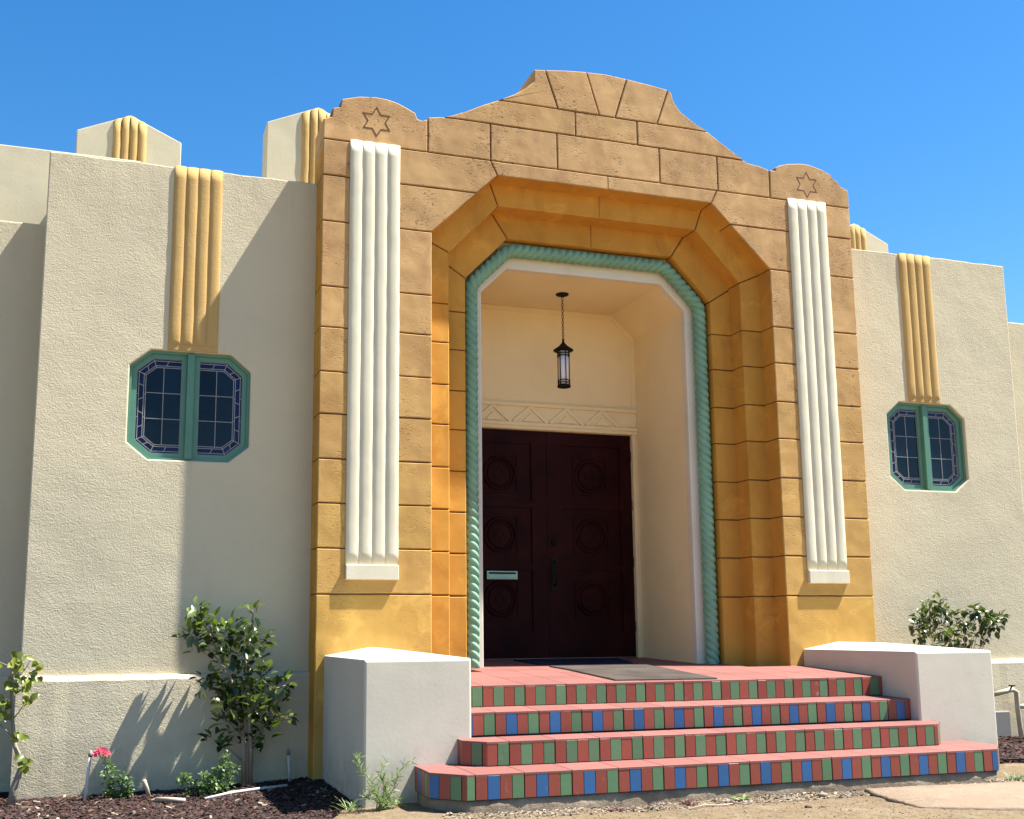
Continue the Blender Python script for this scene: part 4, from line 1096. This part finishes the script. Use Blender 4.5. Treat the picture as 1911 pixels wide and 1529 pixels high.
tuft('grass_tuft', 'short green grass tuft by the corner of the pinkish slab', 'grass', 1900, 1478, -2.0, 60, 0.08, 0.006, M['rose'], 1.2, 0.03)
tuft('dry_weed', 'dry brown weed by the end of the lowest step', 'weed', 1845, 1452, -1.98, 30, 0.05, 0.008, M['litter'], 0.8, 0.03)
tuft('grass_tuft', 'thin green grass tuft beside the near cheek wall and dark mulch', 'grass', 655, 1535, -1.46, 30, 0.11, 0.006, M['weed'], 1.6, 0.02)

# ---------------------------------------------------------------- pipes, taps, edging
def riser_pipe(u0, v0, u1, v1, Y, lab):
    a = px(u0, v0, Y); b_ = px(u1, v1, Y); a.z = gz(a.x, a.y) - 0.02
    e = empty('sprinkler_riser', a, lab, 'pipe'); obj('pipe', *tube([a, a.lerp(b_, .5), b_], 0.011, 10), M['pvc'], e, True)
    obj('sprinkler_head', *tube([b_ + Vector((0, 0, -0.03)), b_, b_ + Vector((0, 0, 0.004)), b_ + Vector((0, 0, 0.018))], [0.014, 0.015, 0.010, 0.008], 10), M['panel'], e, True)
riser_pipe(157, 1503, 169, 1405, -0.06, 'tilted white plastic sprinkler riser beside the pink rose')
riser_pipe(541, 1466, 538, 1402, 0.12, 'upright white plastic sprinkler riser near the portal corner')
q = [px(u, v_, 0) for u, v_ in ((1, 1),)]
def gp(x, y, dz=0.0): return Vector((x, y, gz(x, y) + dz))
hp = [gp(-3.30, -0.28, .012), gp(-3.12, -0.20, .016), gp(-2.95, -0.17, .016), gp(-2.72, -0.16, .014)]
tag(obj('drip_pipe', *tube(hp, 0.011, 8), M['pvc'], None, True), 'white plastic drip pipe lying on the mulch under the camellia', 'pipe')
ta = px(1850, 1297, 0.13); tb = px(1889, 1287, 0.13); tcn = px(1897, 1292, 0.13); td = px(1899, 1320, 0.12); te = px(1909, 1392, 0.10)
e = empty('garden_tap', (td.x, td.y, gz(td.x, td.y)), 'weathered cream water pipe with a valve standing beside the white cheek wall', 'tap')
obj('pipe', *tube([ta, tb, tcn, td, td.lerp(te, .5), te + Vector((0, 0, -.05))], 0.024, 10), M['pipe'], e, True)
obj('branch_pipe', *tube([td, px(1911, 1318, .11), px(1930, 1320, .11)], 0.022, 10), M['pipe'], e, True)
vb = px(1886, 1286, 0.11); obj('valve_handle', *join(tube([vb, vb + Vector((0, -.02, .03))], 0.008, 6), tube([vb + Vector((-.035, -.02, .035)), vb + Vector((.035, -.02, .03))], 0.007, 6)), M['black'], e)
pa = px(1862, 1328, 0.20); pb = px(1890, 1376, 0.20)
o = obj('grey_rectangle', *box(pa.x - 0.10, pb.x, 0.206, 0.24, pb.z, pa.z), M['panel'], None); bevel(o, 0.01); tag(o, 'flat grey rectangle low on the wall behind the water pipe', 'panel')  # flat grey rectangle set against the base course
ed = [gp(2.46, -1.30, .0), gp(2.9, -1.36, .0), gp(3.6, -1.40, .0), gp(4.8, -1.36, .0)]
V = []; F = []
for i, p in enumerate(ed): V += [(p.x, p.y, p.z - .03), (p.x, p.y + .012, p.z - .03), (p.x, p.y + .012, p.z + .03), (p.x, p.y, p.z + .03)]
for i in range(3):
    for k in range(4): F.append((i * 4 + k, i * 4 + (k + 1) % 4, (i + 1) * 4 + (k + 1) % 4, (i + 1) * 4 + k))
F += [(0, 1, 2, 3), (12, 13, 14, 15)]
tag(obj('lawn_edging', V, F, M['black']), 'thin black edging strip along the mulch bed past the cheek wall', 'edging')
# pinkish slab lying in the sand
sl = [(0.80, -1.99), (1.25, -2.02), (1.72, -2.06), (2.25, -2.10), (2.7, -2.3), (2.6, -2.9), (1.9, -3.0), (1.35, -3.05), (0.95, -2.9), (0.62, -2.72), (0.66, -2.42), (0.72, -2.15)]
pts = []
for i in range(len(sl)):
    a, b_ = Vector(sl[i]), Vector(sl[(i + 1) % len(sl)])
    for j in range(8): pts.append(a.lerp(b_, j / 8) + Vector((random.uniform(-.012, .012), random.uniform(-.012, .012))))
n_ = len(pts); cxy = sum(pts, Vector((0, 0))) / n_
V = []; F = []
for kk, (sc, dz) in enumerate(((1.0, -0.05), (1.0, 0.010), (0.98, 0.018), (0.6, 0.022), (0.3, 0.022))):
    for p in pts:
        r_ = cxy + (p - cxy) * sc; V.append((r_.x, r_.y, -0.742 + dz + (0.004 * noise.noise(Vector((r_.x * 5, r_.y * 5, 1))))))
for r in range(4):
    for i in range(n_): F.append((r * n_ + i, r * n_ + (i + 1) % n_, (r + 1) * n_ + (i + 1) % n_, (r + 1) * n_ + i))
F.append(tuple(range(4 * n_, 5 * n_)))
tag(obj('paving_slab', V, F, M['slab'], None, True), 'large worn pinkish slab lying in the sand before the steps', 'slab')

# ---------------------------------------------------------------- loose litter
def shards(name, n_, area, mat, size, lab, cat=None, thick=0.25, mask=None, tilt=0.5):
    V = []; F = []; T = []
    tries = 0
    while len(V) < n_ * 6 and tries < n_ * 20:
        tries += 1
        x, y = random.uniform(area[0], area[1]), random.uniform(area[2], area[3])
        if mask and not mask(x, y): continue
        z = gz(x, y); a = random.uniform(0, 6.283); ln = size * random.uniform(0.4, 1.5); wd = ln * random.uniform(0.18, 0.5); th = wd * thick
        d = Vector((math.cos(a), math.sin(a), random.uniform(-tilt, tilt))).normalized(); sd_ = d.cross(Vector((0, 0, 1)) + rv(0.5)).normalized(); up = sd_.cross(d)
        c = Vector((x, y, z + th * 0.6 + random.uniform(0, size * 0.25))); n0 = len(V)
        for (i, j, k) in ((-1, -1, 0), (-.8, 1, 0), (1, .7, 0), (1, -1, 0), (-.2, -.3, 1), (.3, .3, 1)): V.append(c + d * (ln / 2 * i) + sd_ * (wd / 2 * j) + up * (th * k))
        for f in ((0, 4, 1), (1, 4, 5), (1, 5, 2), (2, 5, 3), (3, 5, 4), (3, 4, 0), (0, 1, 2, 3)): F.append(tuple(q + n0 for q in f))
        t = random.random() ** 1.5; T += [t] * 6
    o = obj(name, V, F, mat, None, False, (0, 0, gz(0, -1)), flip_fix=False); a = o.data.attributes.new('tint', 'FLOAT', 'POINT'); a.data.foreach_set('value', T)
    tag(o, lab, cat, kind='stuff'); return o
shards('mulch', 24000, (-5.6, -1.95, -1.9, 0.22), M['chip'], 0.028, 'dark red brown bark mulch in the bed by the wall', 'mulch', mask=lambda x, y: bedmask(x, y) > 0.4 and not (x > -2.45 and y < 0.02 and y > -1.43))
shards('mulch', 2500, (2.46, 5.0, -1.35, 0.2), M['chip'], 0.045, 'dark bark mulch in the bed past the cheek wall', 'mulch')
shards('litter', 2200, (-2.1, 2.3, -2.16, -1.94), M['litter'], 0.026, 'pale dry leaf litter along the footing', 'litter', mask=lambda x, y: random.random() < 0.25 + 0.75 * max(0, noise.noise(Vector((x * 3, 0, 5))) + .4))
shards('grit', 5000, (-2.6, 3.0, -3.4, -1.97), M['litter'], 0.010, 'fine grit scattered over the sand', 'grit', thick=0.6)
shards('litter', 300, (-5.0, -2.5, -1.2, 0.2), M['litter'], 0.04, 'pale dry scraps among the mulch', 'litter')
# fallen sticks
for pts, r, lab in (([gp(-3.62, -0.22, .02), gp(-3.55, -0.28, .03), gp(-3.44, -0.36, .02)], 0.016, 'short pale broken branch lying on the mulch'),
                    ([gp(-3.66, -0.05, .0), gp(-3.68, -0.08, .07), gp(-3.70, -0.10, .13)], 0.014, 'short pale stump of a cut branch sticking up from the mulch'),
                    ([gp(-0.62, -2.20, .006), gp(-0.50, -2.16, .012), gp(-0.38, -2.18, .006), gp(-0.28, -2.12, .004)], 0.004, 'thin dry curved twig on the sand by the steps')):
    tag(obj('stick', *tube(pts, r, 7), M['stick'], None, True), lab, 'stick')
for (x, y, r, lab) in ((0.06, -2.42, 0.02, 'small brown pebble on the sand beside a smaller one'), (0.15, -2.44, 0.012, 'tiny brown pebble on the sand beside a bigger one'), (0.42, -2.06, 0.03, 'pale flat stone at the foot of the footing')):
    V, F = lathe(0, 0, [(0.3, -.5), (0.85, -.3), (1.0, 0), (0.8, .35), (0.35, .5)], 9)
    tag(obj('pebble', [(x + a * r * 1.3, y + b_ * r, gz(x, y) + r * .35 + c * r) for a, b_, c in V], F, M['slab'] if r > .025 else M['rust'], None, True), lab, 'stone')
